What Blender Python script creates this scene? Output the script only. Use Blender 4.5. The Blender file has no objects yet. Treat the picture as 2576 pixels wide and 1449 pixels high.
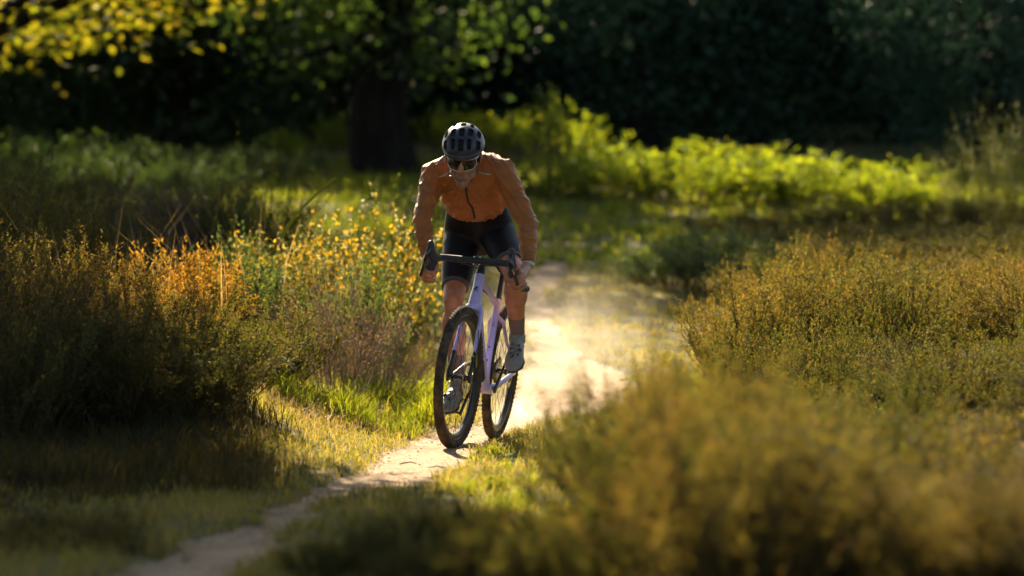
import bpy, bmesh, math, random
import numpy as np
from mathutils import Vector, Matrix
from mathutils.bvhtree import BVHTree

# ------------------------------------------------------------------ camera, world, sun, exposure
SC = bpy.context.scene
COL = SC.collection
CAM_H = 1.05
LENS, SENSOR = 135.0, 36.0
PITCH = math.atan((724.5 - 596.0) / (2575 * LENS / SENSOR))
cam_data = bpy.data.cameras.new('camera')
cam_data.lens = LENS
cam_data.sensor_width = SENSOR
cam_data.clip_start = 0.5
cam_data.clip_end = 2000
cam_data.dof.use_dof = True
cam_data.dof.focus_distance = 19.2
cam_data.dof.aperture_fstop = 1.95
cam = bpy.data.objects.new('camera', cam_data)
COL.objects.link(cam)
cam.location = (0, 0, CAM_H)
cam.rotation_euler = (math.pi / 2 - PITCH, 0, 0)
SC.camera = cam

SUN_EL, SUN_AZ = 31.0, 14.0            # elevation; degrees to the left of straight behind the rider
world = bpy.data.worlds.new('World')
SC.world = world
world.use_nodes = True
wn, wl = world.node_tree.nodes, world.node_tree.links
bg = wn['Background']
sky = wn.new('ShaderNodeTexSky')
sky.sky_type = 'NISHITA'
sky.sun_disc = False
sky.sun_elevation = math.radians(SUN_EL)
sky.sun_rotation = math.radians(-SUN_AZ)
sky.dust_density = 2.0
wl.new(sky.outputs[0], bg.inputs[0])
bg.inputs[1].default_value = 0.052

sd = bpy.data.lights.new('sun', 'SUN')
sd.energy = 5.0
sd.angle = math.radians(0.53)
sd.color = (1.0, 0.82, 0.57)
sun = bpy.data.objects.new('sun', sd)
COL.objects.link(sun)
_e, _a = math.radians(SUN_EL), math.radians(SUN_AZ)
SUN_DIR = Vector((-math.sin(_a) * math.cos(_e), math.cos(_a) * math.cos(_e), math.sin(_e)))
sun.rotation_euler = SUN_DIR.to_track_quat('Z', 'Y').to_euler()
sun.location = (-8, 30, 25)

SC.view_settings.view_transform = 'Standard'
SC.view_settings.look = 'None'
SC.view_settings.gamma = 1.0
SC.view_settings.use_curve_mapping = False
SC.view_settings.exposure = 1.95
SC.cycles.max_bounces = 5
SC.cycles.diffuse_bounces = 2
SC.cycles.glossy_bounces = 2
SC.cycles.transmission_bounces = 4
SC.cycles.transparent_max_bounces = 4
SC.cycles.sample_clamp_indirect = 6.0
SC.cycles.use_denoising = True
SC.cycles.use_adaptive_sampling = True
SC.cycles.adaptive_threshold = 0.03
SC.cycles.caustics_reflective = False
SC.cycles.caustics_refractive = False

# ------------------------------------------------------------------ helpers
FPX = 2575 * LENS / SENSOR
def at(px, py, d):
    """World point at depth d (metres along +y) seen at picture position px, py of a 2575 x 1449 frame."""
    cx, cz = (px - 1287.5) / FPX, (724.5 - py) / FPX
    cp, sp = math.cos(PITCH), math.sin(PITCH)
    wy = cp + cz * sp
    wz = -sp + cz * cp
    k = d / wy
    return Vector((cx * k, d, CAM_H + wz * k))

def smooth01(a, b, x):
    t = np.clip((x - a) / (b - a), 0, 1)
    return t * t * (3 - 2 * t)

_rs = np.random.RandomState(7)
_NT = _rs.rand(256, 256)
def vnoise(x, y):
    x = np.asarray(x, float); y = np.asarray(y, float)
    xi, yi = np.floor(x).astype(int), np.floor(y).astype(int)
    fx, fy = x - xi, y - yi
    fx, fy = fx * fx * (3 - 2 * fx), fy * fy * (3 - 2 * fy)
    g = lambda i, j: _NT[i & 255, j & 255]
    return (g(xi, yi) * (1 - fx) + g(xi + 1, yi) * fx) * (1 - fy) + (g(xi, yi + 1) * (1 - fx) + g(xi + 1, yi + 1) * fx) * fy
def fbm(x, y, o=4):
    s, a, t = 0.0, 1.0, 0.0
    for k in range(o):
        s = s + a * vnoise(np.asarray(x) * 2 ** k + 17.3 * k, np.asarray(y) * 2 ** k + 9.1 * k); t += a; a *= 0.5
    return s / t

def tag(o, label=None, category=None, group=None, kind=None):
    if label: o['label'] = label
    if category: o['category'] = category
    if group: o['group'] = group
    if kind: o['kind'] = kind
    return o

def link(name, data, parent=None, material=None):
    o = bpy.data.objects.new(name, data)
    COL.objects.link(o)
    if parent is not None: o.parent = parent
    if material is not None and data is not None:
        if len(data.materials): data.materials[0] = material
        else: data.materials.append(material)
    return o

def empty(name, loc=(0, 0, 0), parent=None):
    o = link(name, None, parent)
    o.location = loc
    o.empty_display_size = 0.1
    return o

def np_mesh(name, verts, faces_list, smooth=False):
    """faces_list: list of int arrays (n,3) or (n,4)."""
    me = bpy.data.meshes.new(name)
    verts = np.asarray(verts, np.float32).reshape(-1, 3)
    me.vertices.add(len(verts))
    me.vertices.foreach_set('co', verts.ravel())
    loops = np.concatenate([np.asarray(f, np.int32).ravel() for f in faces_list])
    tot = np.concatenate([np.full(len(f), np.asarray(f).shape[1], np.int32) for f in faces_list])
    start = np.concatenate([[0], np.cumsum(tot)[:-1]]).astype(np.int32)
    me.loops.add(len(loops)); me.loops.foreach_set('vertex_index', loops)
    me.polygons.add(len(tot))
    me.polygons.foreach_set('loop_start', start)
    me.polygons.foreach_set('loop_total', tot)
    me.polygons.foreach_set('use_smooth', np.full(len(tot), smooth, bool))
    me.update(calc_edges=True)
    return me

class MB:
    """collects vertices and faces; build() links them as one mesh object"""
    def __init__(s): s.v, s.f = [], []
    def add(s, vs, fs):
        o = len(s.v); s.v.extend([tuple(p) for p in vs]); s.f.extend([tuple(i + o for i in f) for f in fs])
    def box(s, c, h, rot=None):
        c = Vector(c); R = rot or Matrix.Identity(3)
        vs = [c + R @ Vector((x * h[0], y * h[1], z * h[2])) for x in (-1, 1) for y in (-1, 1) for z in (-1, 1)]
        s.add(vs, [(0, 1, 3, 2), (4, 6, 7, 5), (0, 4, 5, 1), (2, 3, 7, 6), (0, 2, 6, 4), (1, 5, 7, 3)])
    def tube(s, pts, r, n=12, up=None, closed=False, round_ends=False):
        """r: radius, or list of radius / (ra, rb); ra along the side direction, rb along the 'up' direction"""
        P = [Vector(p) for p in pts]
        R = list(r) if isinstance(r, (list, tuple)) else [r] * len(P)
        R = [(q, q) if not isinstance(q, (tuple, list)) else q for q in R]
        if round_ends and not closed:
            d0 = (P[0] - P[1]).normalized(); d1 = (P[-1] - P[-2]).normalized()
            pre = [(P[0] + d0 * R[0][1] * math.sin(a), (R[0][0] * math.cos(a), R[0][1] * math.cos(a))) for a in (1.45, 1.05, 0.55)]
            post = [(P[-1] + d1 * R[-1][1] * math.sin(a), (R[-1][0] * math.cos(a), R[-1][1] * math.cos(a))) for a in (0.55, 1.05, 1.45)]
            P = [a for a, _ in pre] + P + [a for a, _ in post]
            R = [b for _, b in pre] + R + [b for _, b in post]
        m = len(P)
        T = []
        for i in range(m):
            a = P[(i - 1) % m] if (closed or i > 0) else P[i]
            b = P[(i + 1) % m] if (closed or i < m - 1) else P[i]
            t = (b - a)
            T.append(t.normalized() if t.length > 1e-9 else Vector((0, 0, 1)))
        u0 = Vector(up) if up is not None else (Vector((0, 0, 1)) if abs(T[0].z) < 0.9 else Vector((1, 0, 0)))
        vs, fs = [], []
        prev = None
        for i in range(m):
            t = T[i]
            if up is not None: u = u0 - t * u0.dot(t)
            elif prev is None: u = u0 - t * u0.dot(t)
            else: u = prev - t * prev.dot(t)
            if u.length < 1e-6: u = t.orthogonal()
            u.normalize(); prev = u
            side = t.cross(u)
            for k in range(n):
                a = 2 * math.pi * k / n
                vs.append(P[i] + side * (R[i][0] * math.cos(a)) + u * (R[i][1] * math.sin(a)))
        for i in range(m if closed else m - 1):
            j = (i + 1) % m
            for k in range(n):
                l = (k + 1) % n
                fs.append((i * n + k, i * n + l, j * n + l, j * n + k))
        if not closed:
            fs.append(tuple(range(n - 1, -1, -1))); fs.append(tuple((m - 1) * n + k for k in range(n)))
        s.add(vs, fs)
    def ell(s, c, r, rot=None, nu=16, nv=10):
        c = Vector(c); R = rot or Matrix.Identity(3)
        r = (r, r, r) if not isinstance(r, (tuple, list)) else r
        vs, fs = [], []
        for j in range(1, nv):
            th = math.pi * j / nv
            for i in range(nu):
                ph = 2 * math.pi * i / nu
                vs.append(c + R @ Vector((r[0] * math.sin(th) * math.cos(ph), r[1] * math.sin(th) * math.sin(ph), r[2] * math.cos(th))))
        top, bot = len(vs), len(vs) + 1
        vs += [c + R @ Vector((0, 0, r[2])), c + R @ Vector((0, 0, -r[2]))]
        for j in range(nv - 2):
            for i in range(nu):
                k = (i + 1) % nu
                fs.append((j * nu + i, (j + 1) * nu + i, (j + 1) * nu + k, j * nu + k))
        for i in range(nu):
            k = (i + 1) % nu
            fs.append((top, i, k)); fs.append((bot, (nv - 2) * nu + k, (nv - 2) * nu + i))
        s.add(vs, fs)
    def lathe(s, prof, c, axis, n=48, closed=True, ref=None):
        """prof: list of (radius, along axis); revolved about axis through c"""
        c = Vector(c); ax = Vector(axis).normalized()
        e1 = ax.orthogonal().normalized() if ref is None else Vector(ref).normalized()
        e2 = ax.cross(e1)
        m = len(prof); vs, fs = [], []
        for i in range(n):
            a = 2 * math.pi * i / n
            d = e1 * math.cos(a) + e2 * math.sin(a)
            for (r, h) in prof: vs.append(c + d * r + ax * h)
        for i in range(n):
            j = (i + 1) % n
            for k in range(m if closed else m - 1):
                l = (k + 1) % m
                fs.append((i * m + k, j * m + k, j * m + l, i * m + l))
        s.add(vs, fs)
    def cyl(s, a, b, r, n=14):
        s.tube([a, b], r, n)
    def mesh(s, name, smooth=True, angle=40, offset=None):
        me = bpy.data.meshes.new(name)
        vs = s.v if offset is None else [(x - offset[0], y - offset[1], z - offset[2]) for x, y, z in s.v]
        me.from_pydata(vs, [], s.f)
        bm = bmesh.new(); bm.from_mesh(me); bmesh.ops.recalc_face_normals(bm, faces=bm.faces); bm.to_mesh(me); bm.free()
        if smooth:
            me.polygons.foreach_set('use_smooth', [True] * len(me.polygons))
            me.set_sharp_from_angle(angle=math.radians(angle))
        me.update()
        return me
    def build(s, name, mat, parent=None, smooth=True, angle=40, offset=None):
        return link(name, s.mesh(name, smooth, angle, offset), parent, mat)

# ------------------------------------------------------------------ materials
def srgb(r, g, b):
    f = lambda c: (c / 255 / 12.92) if c / 255 <= 0.04045 else ((c / 255 + 0.055) / 1.055) ** 2.4
    return (f(r), f(g), f(b), 1)

def mat(name, color, rough=0.5, metal=0.0, spec=0.5, coat=0.0, var=0.0, vscale=20.0, bump=0.0, bscale=60.0, color2=None, stretch=None, sheen=0.0, sss=0.0):
    m = bpy.data.materials.new(name); m.use_nodes = True
    nt = m.node_tree; N, L = nt.nodes, nt.links
    p = N['Principled BSDF']
    c = tuple(color[:3]) + (1,)
    p.inputs['Base Color'].default_value = c
    p.inputs['Roughness'].default_value = rough
    p.inputs['Metallic'].default_value = metal
    p.inputs['Specular IOR Level'].default_value = spec
    p.inputs['Coat Weight'].default_value = coat
    p.inputs['Sheen Weight'].default_value = sheen
    if sss:
        p.inputs['Subsurface Weight'].default_value = sss
        p.inputs['Subsurface Radius'].default_value = (0.008, 0.003, 0.0015)
        p.inputs['Subsurface Scale'].default_value = 1.0
    tc = N.new('ShaderNodeTexCoord')
    src = tc.outputs['Object']
    if stretch:
        mp = N.new('ShaderNodeMapping'); mp.inputs['Scale'].default_value = stretch
        L.new(src, mp.inputs['Vector']); src = mp.outputs[0]
    if var > 0 or color2 is not None:
        nz = N.new('ShaderNodeTexNoise'); nz.inputs['Scale'].default_value = vscale; nz.inputs['Detail'].default_value = 6
        L.new(src, nz.inputs['Vector'])
        rp = N.new('ShaderNodeValToRGB')
        rp.color_ramp.elements[0].position = 0.35; rp.color_ramp.elements[1].position = 0.68
        if color2 is None:
            rp.color_ramp.elements[0].color = tuple(x * (1 - var) for x in c[:3]) + (1,)
            rp.color_ramp.elements[1].color = tuple(min(1, x * (1 + var)) for x in c[:3]) + (1,)
        else:
            rp.color_ramp.elements[0].color = c
            rp.color_ramp.elements[1].color = tuple(color2[:3]) + (1,)
        L.new(nz.outputs['Fac'], rp.inputs[0]); L.new(rp.outputs[0], p.inputs['Base Color'])
    if bump > 0:
        nb = N.new('ShaderNodeTexNoise'); nb.inputs['Scale'].default_value = bscale; nb.inputs['Detail'].default_value = 5
        L.new(src, nb.inputs['Vector'])
        b = N.new('ShaderNodeBump'); b.inputs['Strength'].default_value = bump; b.inputs['Distance'].default_value = 0.01
        L.new(nb.outputs['Fac'], b.inputs['Height']); L.new(b.outputs[0], p.inputs['Normal'])
    return m

def leaf_mat(name, cols, trans=0.5, gloss=0.06, tcol=None, pvar=0.25, pscale=1.2, dsc=0.6):
    """foliage: colour picked per leaf, part diffuse, part light through the leaf"""
    m = bpy.data.materials.new(name); m.use_nodes = True
    nt = m.node_tree; N, L = nt.nodes, nt.links
    for n in list(N):
        if n.type == 'BSDF_PRINCIPLED': N.remove(n)
    out = [n for n in N if n.type == 'OUTPUT_MATERIAL'][0]
    g = N.new('ShaderNodeNewGeometry')
    rp = N.new('ShaderNodeValToRGB'); rp.color_ramp.interpolation = 'LINEAR'
    els = rp.color_ramp.elements
    while len(els) < len(cols): els.new(0.5)
    for i, c in enumerate(cols):
        els[i].position = i / max(1, len(cols) - 1); els[i].color = tuple(c[:3]) + (1,)
    # random per leaf shifted by a slow noise in space so that patches differ
    nz = N.new('ShaderNodeTexNoise'); nz.inputs['Scale'].default_value = pscale; nz.inputs['Detail'].default_value = 2
    L.new(g.outputs['Position'], nz.inputs['Vector'])
    ma = N.new('ShaderNodeMath'); ma.operation = 'MULTIPLY_ADD'
    L.new(nz.outputs['Fac'], ma.inputs[0]); ma.inputs[1].default_value = 4 * pvar; ma.inputs[2].default_value = -2 * pvar
    ad = N.new('ShaderNodeMath'); ad.operation = 'ADD'; ad.use_clamp = True
    L.new(g.outputs['Random Per Island'], ad.inputs[0]); L.new(ma.outputs[0], ad.inputs[1])
    L.new(ad.outputs[0], rp.inputs[0])
    d = N.new('ShaderNodeBsdfDiffuse'); t = N.new('ShaderNodeBsdfTranslucent'); gl = N.new('ShaderNodeBsdfGlossy')
    gl.inputs['Roughness'].default_value = 0.5
    # leaves reflect less than they pass on
    dm = N.new('ShaderNodeMix'); dm.data_type = 'RGBA'; dm.blend_type = 'MULTIPLY'; dm.inputs[0].default_value = 1.0
    L.new(rp.outputs[0], dm.inputs[6]); dm.inputs[7].default_value = (dsc, dsc, dsc, 1)
    L.new(dm.outputs[2], d.inputs[0])
    if tcol is None:
        L.new(rp.outputs[0], t.inputs[0])
    else:
        mx = N.new('ShaderNodeMix'); mx.data_type = 'RGBA'; mx.blend_type = 'MULTIPLY'; mx.inputs[0].default_value = 1.0
        L.new(rp.outputs[0], mx.inputs[6]); mx.inputs[7].default_value = tuple(tcol[:3]) + (1,)
        L.new(mx.outputs[2], t.inputs[0])
    m1 = N.new('ShaderNodeMixShader'); m1.inputs[0].default_value = trans
    L.new(d.outputs[0], m1.inputs[1]); L.new(t.outputs[0], m1.inputs[2])
    m2 = N.new('ShaderNodeMixShader'); m2.inputs[0].default_value = gloss
    L.new(m1.outputs[0], m2.inputs[1]); L.new(gl.outputs[0], m2.inputs[2])
    L.new(m2.outputs[0], out.inputs[0])
    return m
# ------------------------------------------------------------------ the ground and the path
# path edges in the picture, near to far: (height in picture, left edge, right edge)
PATH_P = [(1560, 60, 360), (1449, 330, 570), (1390, 435, 675), (1330, 595, 825), (1290, 640, 830), (1274, 700, 800), (1262, 735, 850), (1250, 745, 960), (1200, 880, 1150),
          (1160, 945, 1190), (1130, 1010, 1225), (1100, 1075, 1290), (1080, 1165, 1335), (1060, 1215, 1410), (1040, 1255, 1550),
          (1000, 1285, 1590), (960, 1292, 1575), (920, 1310, 1500), (880, 1325, 1445), (840, 1338, 1420), (800, 1330, 1395),
          (765, 1315, 1375), (735, 1308, 1385), (705, 1322, 1425), (675, 1370, 1440), (662, 1395, 1425)]

def ground_base(x, y):
    x = np.asarray(x, float); y = np.asarray(y, float)
    t = np.clip((y - 20.0) / 25.0, 0, None)
    z = 1.80 * np.where(t < 1, t ** 1.3, 1 + 1.0 * (t - 1))
    z = np.where(y > 75, np.minimum(z, 1.8 * (1 + 1.0 * (75 - 45) / 25.0)), z)
    near = 1 - smooth01(28, 36, y)
    z = z + near * 0.38 * smooth01(0.9, 2.9, x - 0.02 * (y - 15))
    z = z + near * 0.30 * smooth01(0.55, 1.7, -x) * smooth01(15.5, 19.5, y)
    return z

def _depth_for(py):
    d = np.linspace(8.5, 44.0, 6000)
    cz = (724.5 - py) / FPX
    wz = (-math.sin(PITCH) + cz * math.cos(PITCH)) / (math.cos(PITCH) + cz * math.sin(PITCH))
    zray = CAM_H + wz * d
    diff = ground_base(0 * d, d) - zray
    i = np.argmax(diff >= 0)
    return d[i]

PATH_W = []
for (py, xl, xr) in PATH_P:
    d = _depth_for(py)
    PATH_W.append((d, at(xl, py, d).x, at(xr, py, d).x))
PATH_W = np.array(PATH_W)

def path_edges(y):
    xl = np.interp(y, PATH_W[:, 0], PATH_W[:, 1]); xr = np.interp(y, PATH_W[:, 0], PATH_W[:, 2])
    amp = 0.10 + 0.22 * smooth01(1.2, 3.5, np.abs(y - 19.6))
    n1 = (fbm(y * 2.2, 3.3 + 0 * y, 4) - 0.5) * amp + (vnoise(y * 9, 1.7 + 0 * y) - 0.5) * 0.05
    n2 = (fbm(y * 2.0, 8.3 + 0 * y, 4) - 0.5) * amp + (vnoise(y * 9, 5.7 + 0 * y) - 0.5) * 0.05
    return xl + n1, xr + n2

def path_dist(x, y):
    """positive inside the path, negative outside, metres from its edge"""
    xl, xr = path_edges(np.asarray(y, float))
    # past its far end the path is lost in the grass
    return np.minimum(np.minimum(x - xl, xr - x), PATH_W[-1, 0] - np.asarray(y, float))

def ground_z(x, y):
    x = np.asarray(x, float); y = np.asarray(y, float)
    d = path_dist(x, y)
    inn = smooth01(-0.06, 0.05, d)
    z = ground_base(x, y)
    turf = 0.025 + 0.045 * (fbm(x * 2.3, y * 2.3, 4) - 0.5) + 0.10 * (fbm(x * 0.5, y * 0.5, 2) - 0.5) * smooth01(0.2, 1.0, -d)
    sand = -0.004 + 0.018 * (fbm(x * 1.9, y * 1.1, 3) - 0.5)
    return z + turf * (1 - inn) + sand * inn

def gz(x, y): return float(ground_z(np.array([x]), np.array([y]))[0])

def grid_mesh(name, xs, ys, zf):
    X, Y = np.meshgrid(xs, ys)
    Z = zf(X.ravel(), Y.ravel()).reshape(X.shape)
    V = np.stack([X, Y, Z], -1).reshape(-1, 3)
    n = len(xs)
    i = (np.arange(len(ys) - 1)[:, None] * n + np.arange(n - 1)[None, :]).ravel()
    F = np.stack([i, i + 1, i + n + 1, i + n], -1)
    return np_mesh(name, V, [F], smooth=True)

def ground_material():
    m = bpy.data.materials.new('heath_soil_and_turf'); m.use_nodes = True
    nt = m.node_tree; N, L = nt.nodes, nt.links
    p = N['Principled BSDF']; p.inputs['Roughness'].default_value = 0.95; p.inputs['Specular IOR Level'].default_value = 0.1
    tc = N.new('ShaderNodeTexCoord')
    def noise(s, d=6):
        n = N.new('ShaderNodeTexNoise'); n.inputs['Scale'].default_value = s; n.inputs['Detail'].default_value = d
        L.new(tc.outputs['Object'], n.inputs['Vector']); return n
    def ramp(src, a, b, c0, c1):
        r = N.new('ShaderNodeValToRGB'); e = r.color_ramp.elements
        e[0].position, e[1].position = a, b; e[0].color, e[1].color = tuple(c0) + (1,), tuple(c1) + (1,)
        L.new(src, r.inputs[0]); return r
    a = ramp(noise(1.1).outputs['Fac'], 0.38, 0.62, (0.075, 0.085, 0.020), (0.19, 0.145, 0.055))
    b = ramp(noise(14).outputs['Fac'], 0.35, 0.7, (0.05, 0.055, 0.018), (0.22, 0.17, 0.075))
    mx = N.new('ShaderNodeMix'); mx.data_type = 'RGBA'; mx.inputs[0].default_value = 0.5
    L.new(a.outputs[0], mx.inputs[6]); L.new(b.outputs[0], mx.inputs[7])
    at_ = N.new('ShaderNodeAttribute'); at_.attribute_name = 'litter'
    lit = ramp(noise(22).outputs['Fac'], 0.35, 0.7, (0.022, 0.017, 0.010), (0.085, 0.060, 0.034))
    m2 = N.new('ShaderNodeMix'); m2.data_type = 'RGBA'
    L.new(at_.outputs['Fac'], m2.inputs[0]); L.new(mx.outputs[2], m2.inputs[6]); L.new(lit.outputs[0], m2.inputs[7])
    L.new(m2.outputs[2], p.inputs['Base Color'])
    bu = N.new('ShaderNodeBump'); bu.inputs['Strength'].default_value = 0.8; bu.inputs['Distance'].default_value = 0.03
    L.new(noise(40).outputs['Fac'], bu.inputs['Height']); L.new(bu.outputs[0], p.inputs['Normal'])
    return m

def sand_material():
    m = bpy.data.materials.new('pale_sand'); m.use_nodes = True
    nt = m.node_tree; N, L = nt.nodes, nt.links
    p = N['Principled BSDF']; p.inputs['Roughness'].default_value = 0.9; p.inputs['Specular IOR Level'].default_value = 0.2
    tc = N.new('ShaderNodeTexCoord')
    n1 = N.new('ShaderNodeTexNoise'); n1.inputs['Scale'].default_value = 1.6; n1.inputs['Detail'].default_value = 8
    n2 = N.new('ShaderNodeTexNoise'); n2.inputs['Scale'].default_value = 30; n2.inputs['Detail'].default_value = 8
    n3 = N.new('ShaderNodeTexVoronoi'); n3.inputs['Scale'].default_value = 55
    for n in (n1, n2, n3): L.new(tc.outputs['Object'], n.inputs['Vector'])
    r = N.new('ShaderNodeValToRGB'); e = r.color_ramp.elements
    e[0].position, e[1].position = 0.33, 0.66; e[0].color, e[1].color = (0.30, 0.190, 0.100, 1), (0.47, 0.330, 0.190, 1)
    L.new(n1.outputs['Fac'], r.inputs[0])
    r2 = N.new('ShaderNodeValToRGB'); e = r2.color_ramp.elements
    e[0].position, e[1].position = 0.38, 0.55; e[0].color, e[1].color = (0.62, 0.58, 0.52, 1), (1, 1, 1, 1)
    L.new(n2.outputs['Fac'], r2.inputs[0])
    mx = N.new('ShaderNodeMix'); mx.data_type = 'RGBA'; mx.blend_type = 'MULTIPLY'; mx.inputs[0].default_value = 1
    L.new(r.outputs[0], mx.inputs[6]); L.new(r2.outputs[0], mx.inputs[7]); L.new(mx.outputs[2], p.inputs['Base Color'])
    ad = N.new('ShaderNodeMath'); ad.operation = 'MULTIPLY_ADD'; ad.inputs[1].default_value = 0.5
    L.new(n3.outputs['Distance'], ad.inputs[0]); L.new(n2.outputs['Fac'], ad.inputs[2])
    bu = N.new('ShaderNodeBump'); bu.inputs['Strength'].default_value = 0.9; bu.inputs['Distance'].default_value = 0.025
    L.new(ad.outputs[0], bu.inputs['Height']); L.new(bu.outputs[0], p.inputs['Normal'])
    return m

def spaced(a, b, d0, g, dmax):
    out = [a]; d = d0
    while out[-1] < b: out.append(out[-1] + d); d = min(d * g, dmax)
    return out
ys = list(np.arange(-4, 9, 1.0)) + list(np.arange(9, 24, 0.07)) + list(np.arange(24, 46, 0.16)) + spaced(46, 1500, 0.6, 1.12, 120)
xp = list(np.arange(0, 3.6, 0.06)) + spaced(3.6, 700, 0.3, 1.15, 90)
xs = sorted(set([-v for v in xp[1:]] + xp))
_gm = grid_mesh('ground', np.array(xs), np.array(ys), ground_z)
_co = np.empty(len(_gm.vertices) * 3, np.float32); _gm.vertices.foreach_get('co', _co); _co = _co.reshape(-1, 3)
# dead heather litter lies under the bushes, away from the grazed verge
_pl = -path_dist(_co[:, 0], _co[:, 1])
_lt = smooth01(0.75, 1.25, _pl + 0.5 * (fbm(_co[:, 0] * 1.3, _co[:, 1] * 1.3, 3) - 0.5)) * (_co[:, 1] < 30)
_la = _gm.attributes.new('litter', 'FLOAT', 'POINT'); _la.data.foreach_set('value', _lt.astype(np.float32))
tag(link('ground', _gm, None, ground_material()), 'grassy heath floor rising towards the wood', kind='structure')

# the sandy path: its own sheet a few millimetres above the trodden ground
_py = np.concatenate([np.arange(10.2, 24, 0.05), np.arange(24, float(PATH_W[-1, 0]), 0.10)])
_xl, _xr = path_edges(_py)
NT = 26
_t = np.linspace(0, 1, NT)
_X = _xl[:, None] * (1 - _t) + _xr[:, None] * _t
_Y = np.repeat(_py[:, None], NT, 1)
_Z = ground_z(_X.ravel(), _Y.ravel()).reshape(_X.shape) + 0.006
_Z += 0.016 * (fbm((np.repeat(_t[None, :], len(_py), 0) * 9).ravel(), (_Y * 0.5).ravel(), 3).reshape(_X.shape) - 0.42)
_Z += 0.006 * (fbm(_X.ravel() * 7, _Y.ravel() * 5, 3).reshape(_X.shape) - 0.3)
_i = (np.arange(len(_py) - 1)[:, None] * NT + np.arange(NT - 1)[None, :]).ravel()
tag(link('path', np_mesh('path', np.stack([_X, _Y, _Z], -1), [np.stack([_i, _i + 1, _i + NT + 1, _i + NT], -1)], True), None, sand_material()),
    'pale sandy path winding through the heath', kind='structure')
# ------------------------------------------------------------------ the gravel bike (local axes: u forward, v to the rider's left, w up)
YAW, LEAN, STEER = math.radians(11.5), math.radians(6.5), math.radians(-4.5)
FRONT = Vector((at(1135, 1130, 19.0).x, 19.0, 0.0))
_s, _c = math.sin(YAW), math.cos(YAW)
B_F = Vector((-_s, -_c, 0)); _l = Vector((_c, -_s, 0)); _z = Vector((0, 0, 1))
B_L = _l * math.cos(LEAN) - _z * math.sin(LEAN)
B_W = _z * math.cos(LEAN) + _l * math.sin(LEAN)
WB = 1.03
REAR = FRONT - B_F * WB
_gr = 0.5 * (gz(REAR.x, REAR.y) + gz(FRONT.x, FRONT.y)) + 0.006
REAR.z = gz(REAR.x, REAR.y) + 0.004
_fz = gz(FRONT.x, FRONT.y) + 0.004
B_F = (Vector((FRONT.x, FRONT.y, _fz)) - REAR).normalized()
B_W = (B_W - B_F * B_W.dot(B_F)).normalized(); B_L = B_W.cross(B_F)
BIKE_M = Matrix.Translation(REAR) @ Matrix((B_F, B_L, B_W)).transposed().to_4x4()
def bw(u, v, w): return BIKE_M @ Vector((u, v, w))

M_lav = mat('lavender_paint', (0.50, 0.43, 0.76), rough=0.32, spec=0.5, coat=0.4, var=0.04, vscale=6)
M_blk = mat('black_satin', (0.016, 0.017, 0.020), rough=0.42, var=0.2, vscale=30)
M_blkg = mat('black_gloss', (0.014, 0.015, 0.018), rough=0.22, coat=0.3)
M_tape = mat('black_bar_tape', (0.028, 0.029, 0.034), rough=0.6, var=0.2, bump=0.3, bscale=180)
M_hood = mat('rubber_hood', (0.030, 0.032, 0.038), rough=0.55, bump=0.15, bscale=300)
M_tyre = mat('dusty_rubber', (0.040, 0.030, 0.022), rough=0.85, spec=0.25, color2=(0.135, 0.095, 0.060), vscale=24, bump=0.25, bscale=120)
M_rim = mat('carbon_rim', (0.016, 0.015, 0.015), rough=0.3, color2=(0.040, 0.032, 0.024), vscale=9)
M_steel = mat('polished_steel', (0.55, 0.53, 0.50), rough=0.25, metal=1.0)
M_spoke = mat('dark_spoke', (0.03, 0.03, 0.032), rough=0.3, metal=0.6)
M_chain = mat('oily_chain', (0.10, 0.085, 0.07), rough=0.4, metal=0.9)
M_grey = mat('bolt_grey', (0.5, 0.5, 0.5), rough=0.3, metal=0.9)

bike = empty('bicycle')
bike.matrix_world = BIKE_M
tag(bike, 'lavender gravel bicycle with black drop bars ridden along the sandy path', 'bicycle')

RW = 0.355
BB = Vector((0.423, 0, 0.28)); RA = Vector((0, 0, RW)); FA = Vector((WB, 0, RW))
HT = math.radians(71.5)
AX = Vector((-math.cos(HT), 0, math.sin(HT)))
CROWN = Vector((0.857, 0, 0.718)); HTOP = CROWN + AX * 0.155
ST = Vector((-math.cos(math.radians(74)), 0, math.sin(math.radians(74))))
STOP = BB + ST * 0.475
ROT_S = Matrix.Rotation(STEER, 4, AX)
def steer(p): return CROWN + (ROT_S @ (Vector(p) - CROWN).to_4d()).to_3d() if False else CROWN + ROT_S.to_3x3() @ (Vector(p) - CROWN)

# frame
f = MB()
f.tube([CROWN - AX * 0.002, CROWN + AX * 0.03, CROWN + AX * 0.08, CROWN + AX * 0.12, HTOP], [(0.034, 0.034), (0.031, 0.033), (0.0262, 0.029), (0.0255, 0.0275), (0.0265, 0.0275)], 24, up=(1, 0, 0), )
tt0, tt1 = HTOP - AX * 0.032, BB + ST * 0.445
f.tube([tt0, tt0.lerp(tt1, 0.12), tt0.lerp(tt1, 0.5), tt0.lerp(tt1, 0.9), tt1], [(0.024, 0.024), (0.0225, 0.021), (0.020, 0.017), (0.0165, 0.015), (0.0165, 0.015)], 18, up=(0, 0, 1))
d0 = CROWN + AX * 0.035
f.tube([d0, d0.lerp(BB, 0.1), d0.lerp(BB, 0.5), d0.lerp(BB, 0.9), BB], [(0.026, 0.028), (0.0265, 0.030), (0.026, 0.027), (0.032, 0.029), (0.036, 0.03)], 20, up=(0, 0, 1))
f.tube([BB, BB.lerp(STOP, 0.12), BB.lerp(STOP, 0.3), BB.lerp(STOP, 0.85), STOP], [(0.036, 0.026), (0.0255, 0.021), (0.0195, 0.0185), (0.0175, 0.0185), (0.0175, 0.0185)], 20, up=(1, 0, 0))
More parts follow.
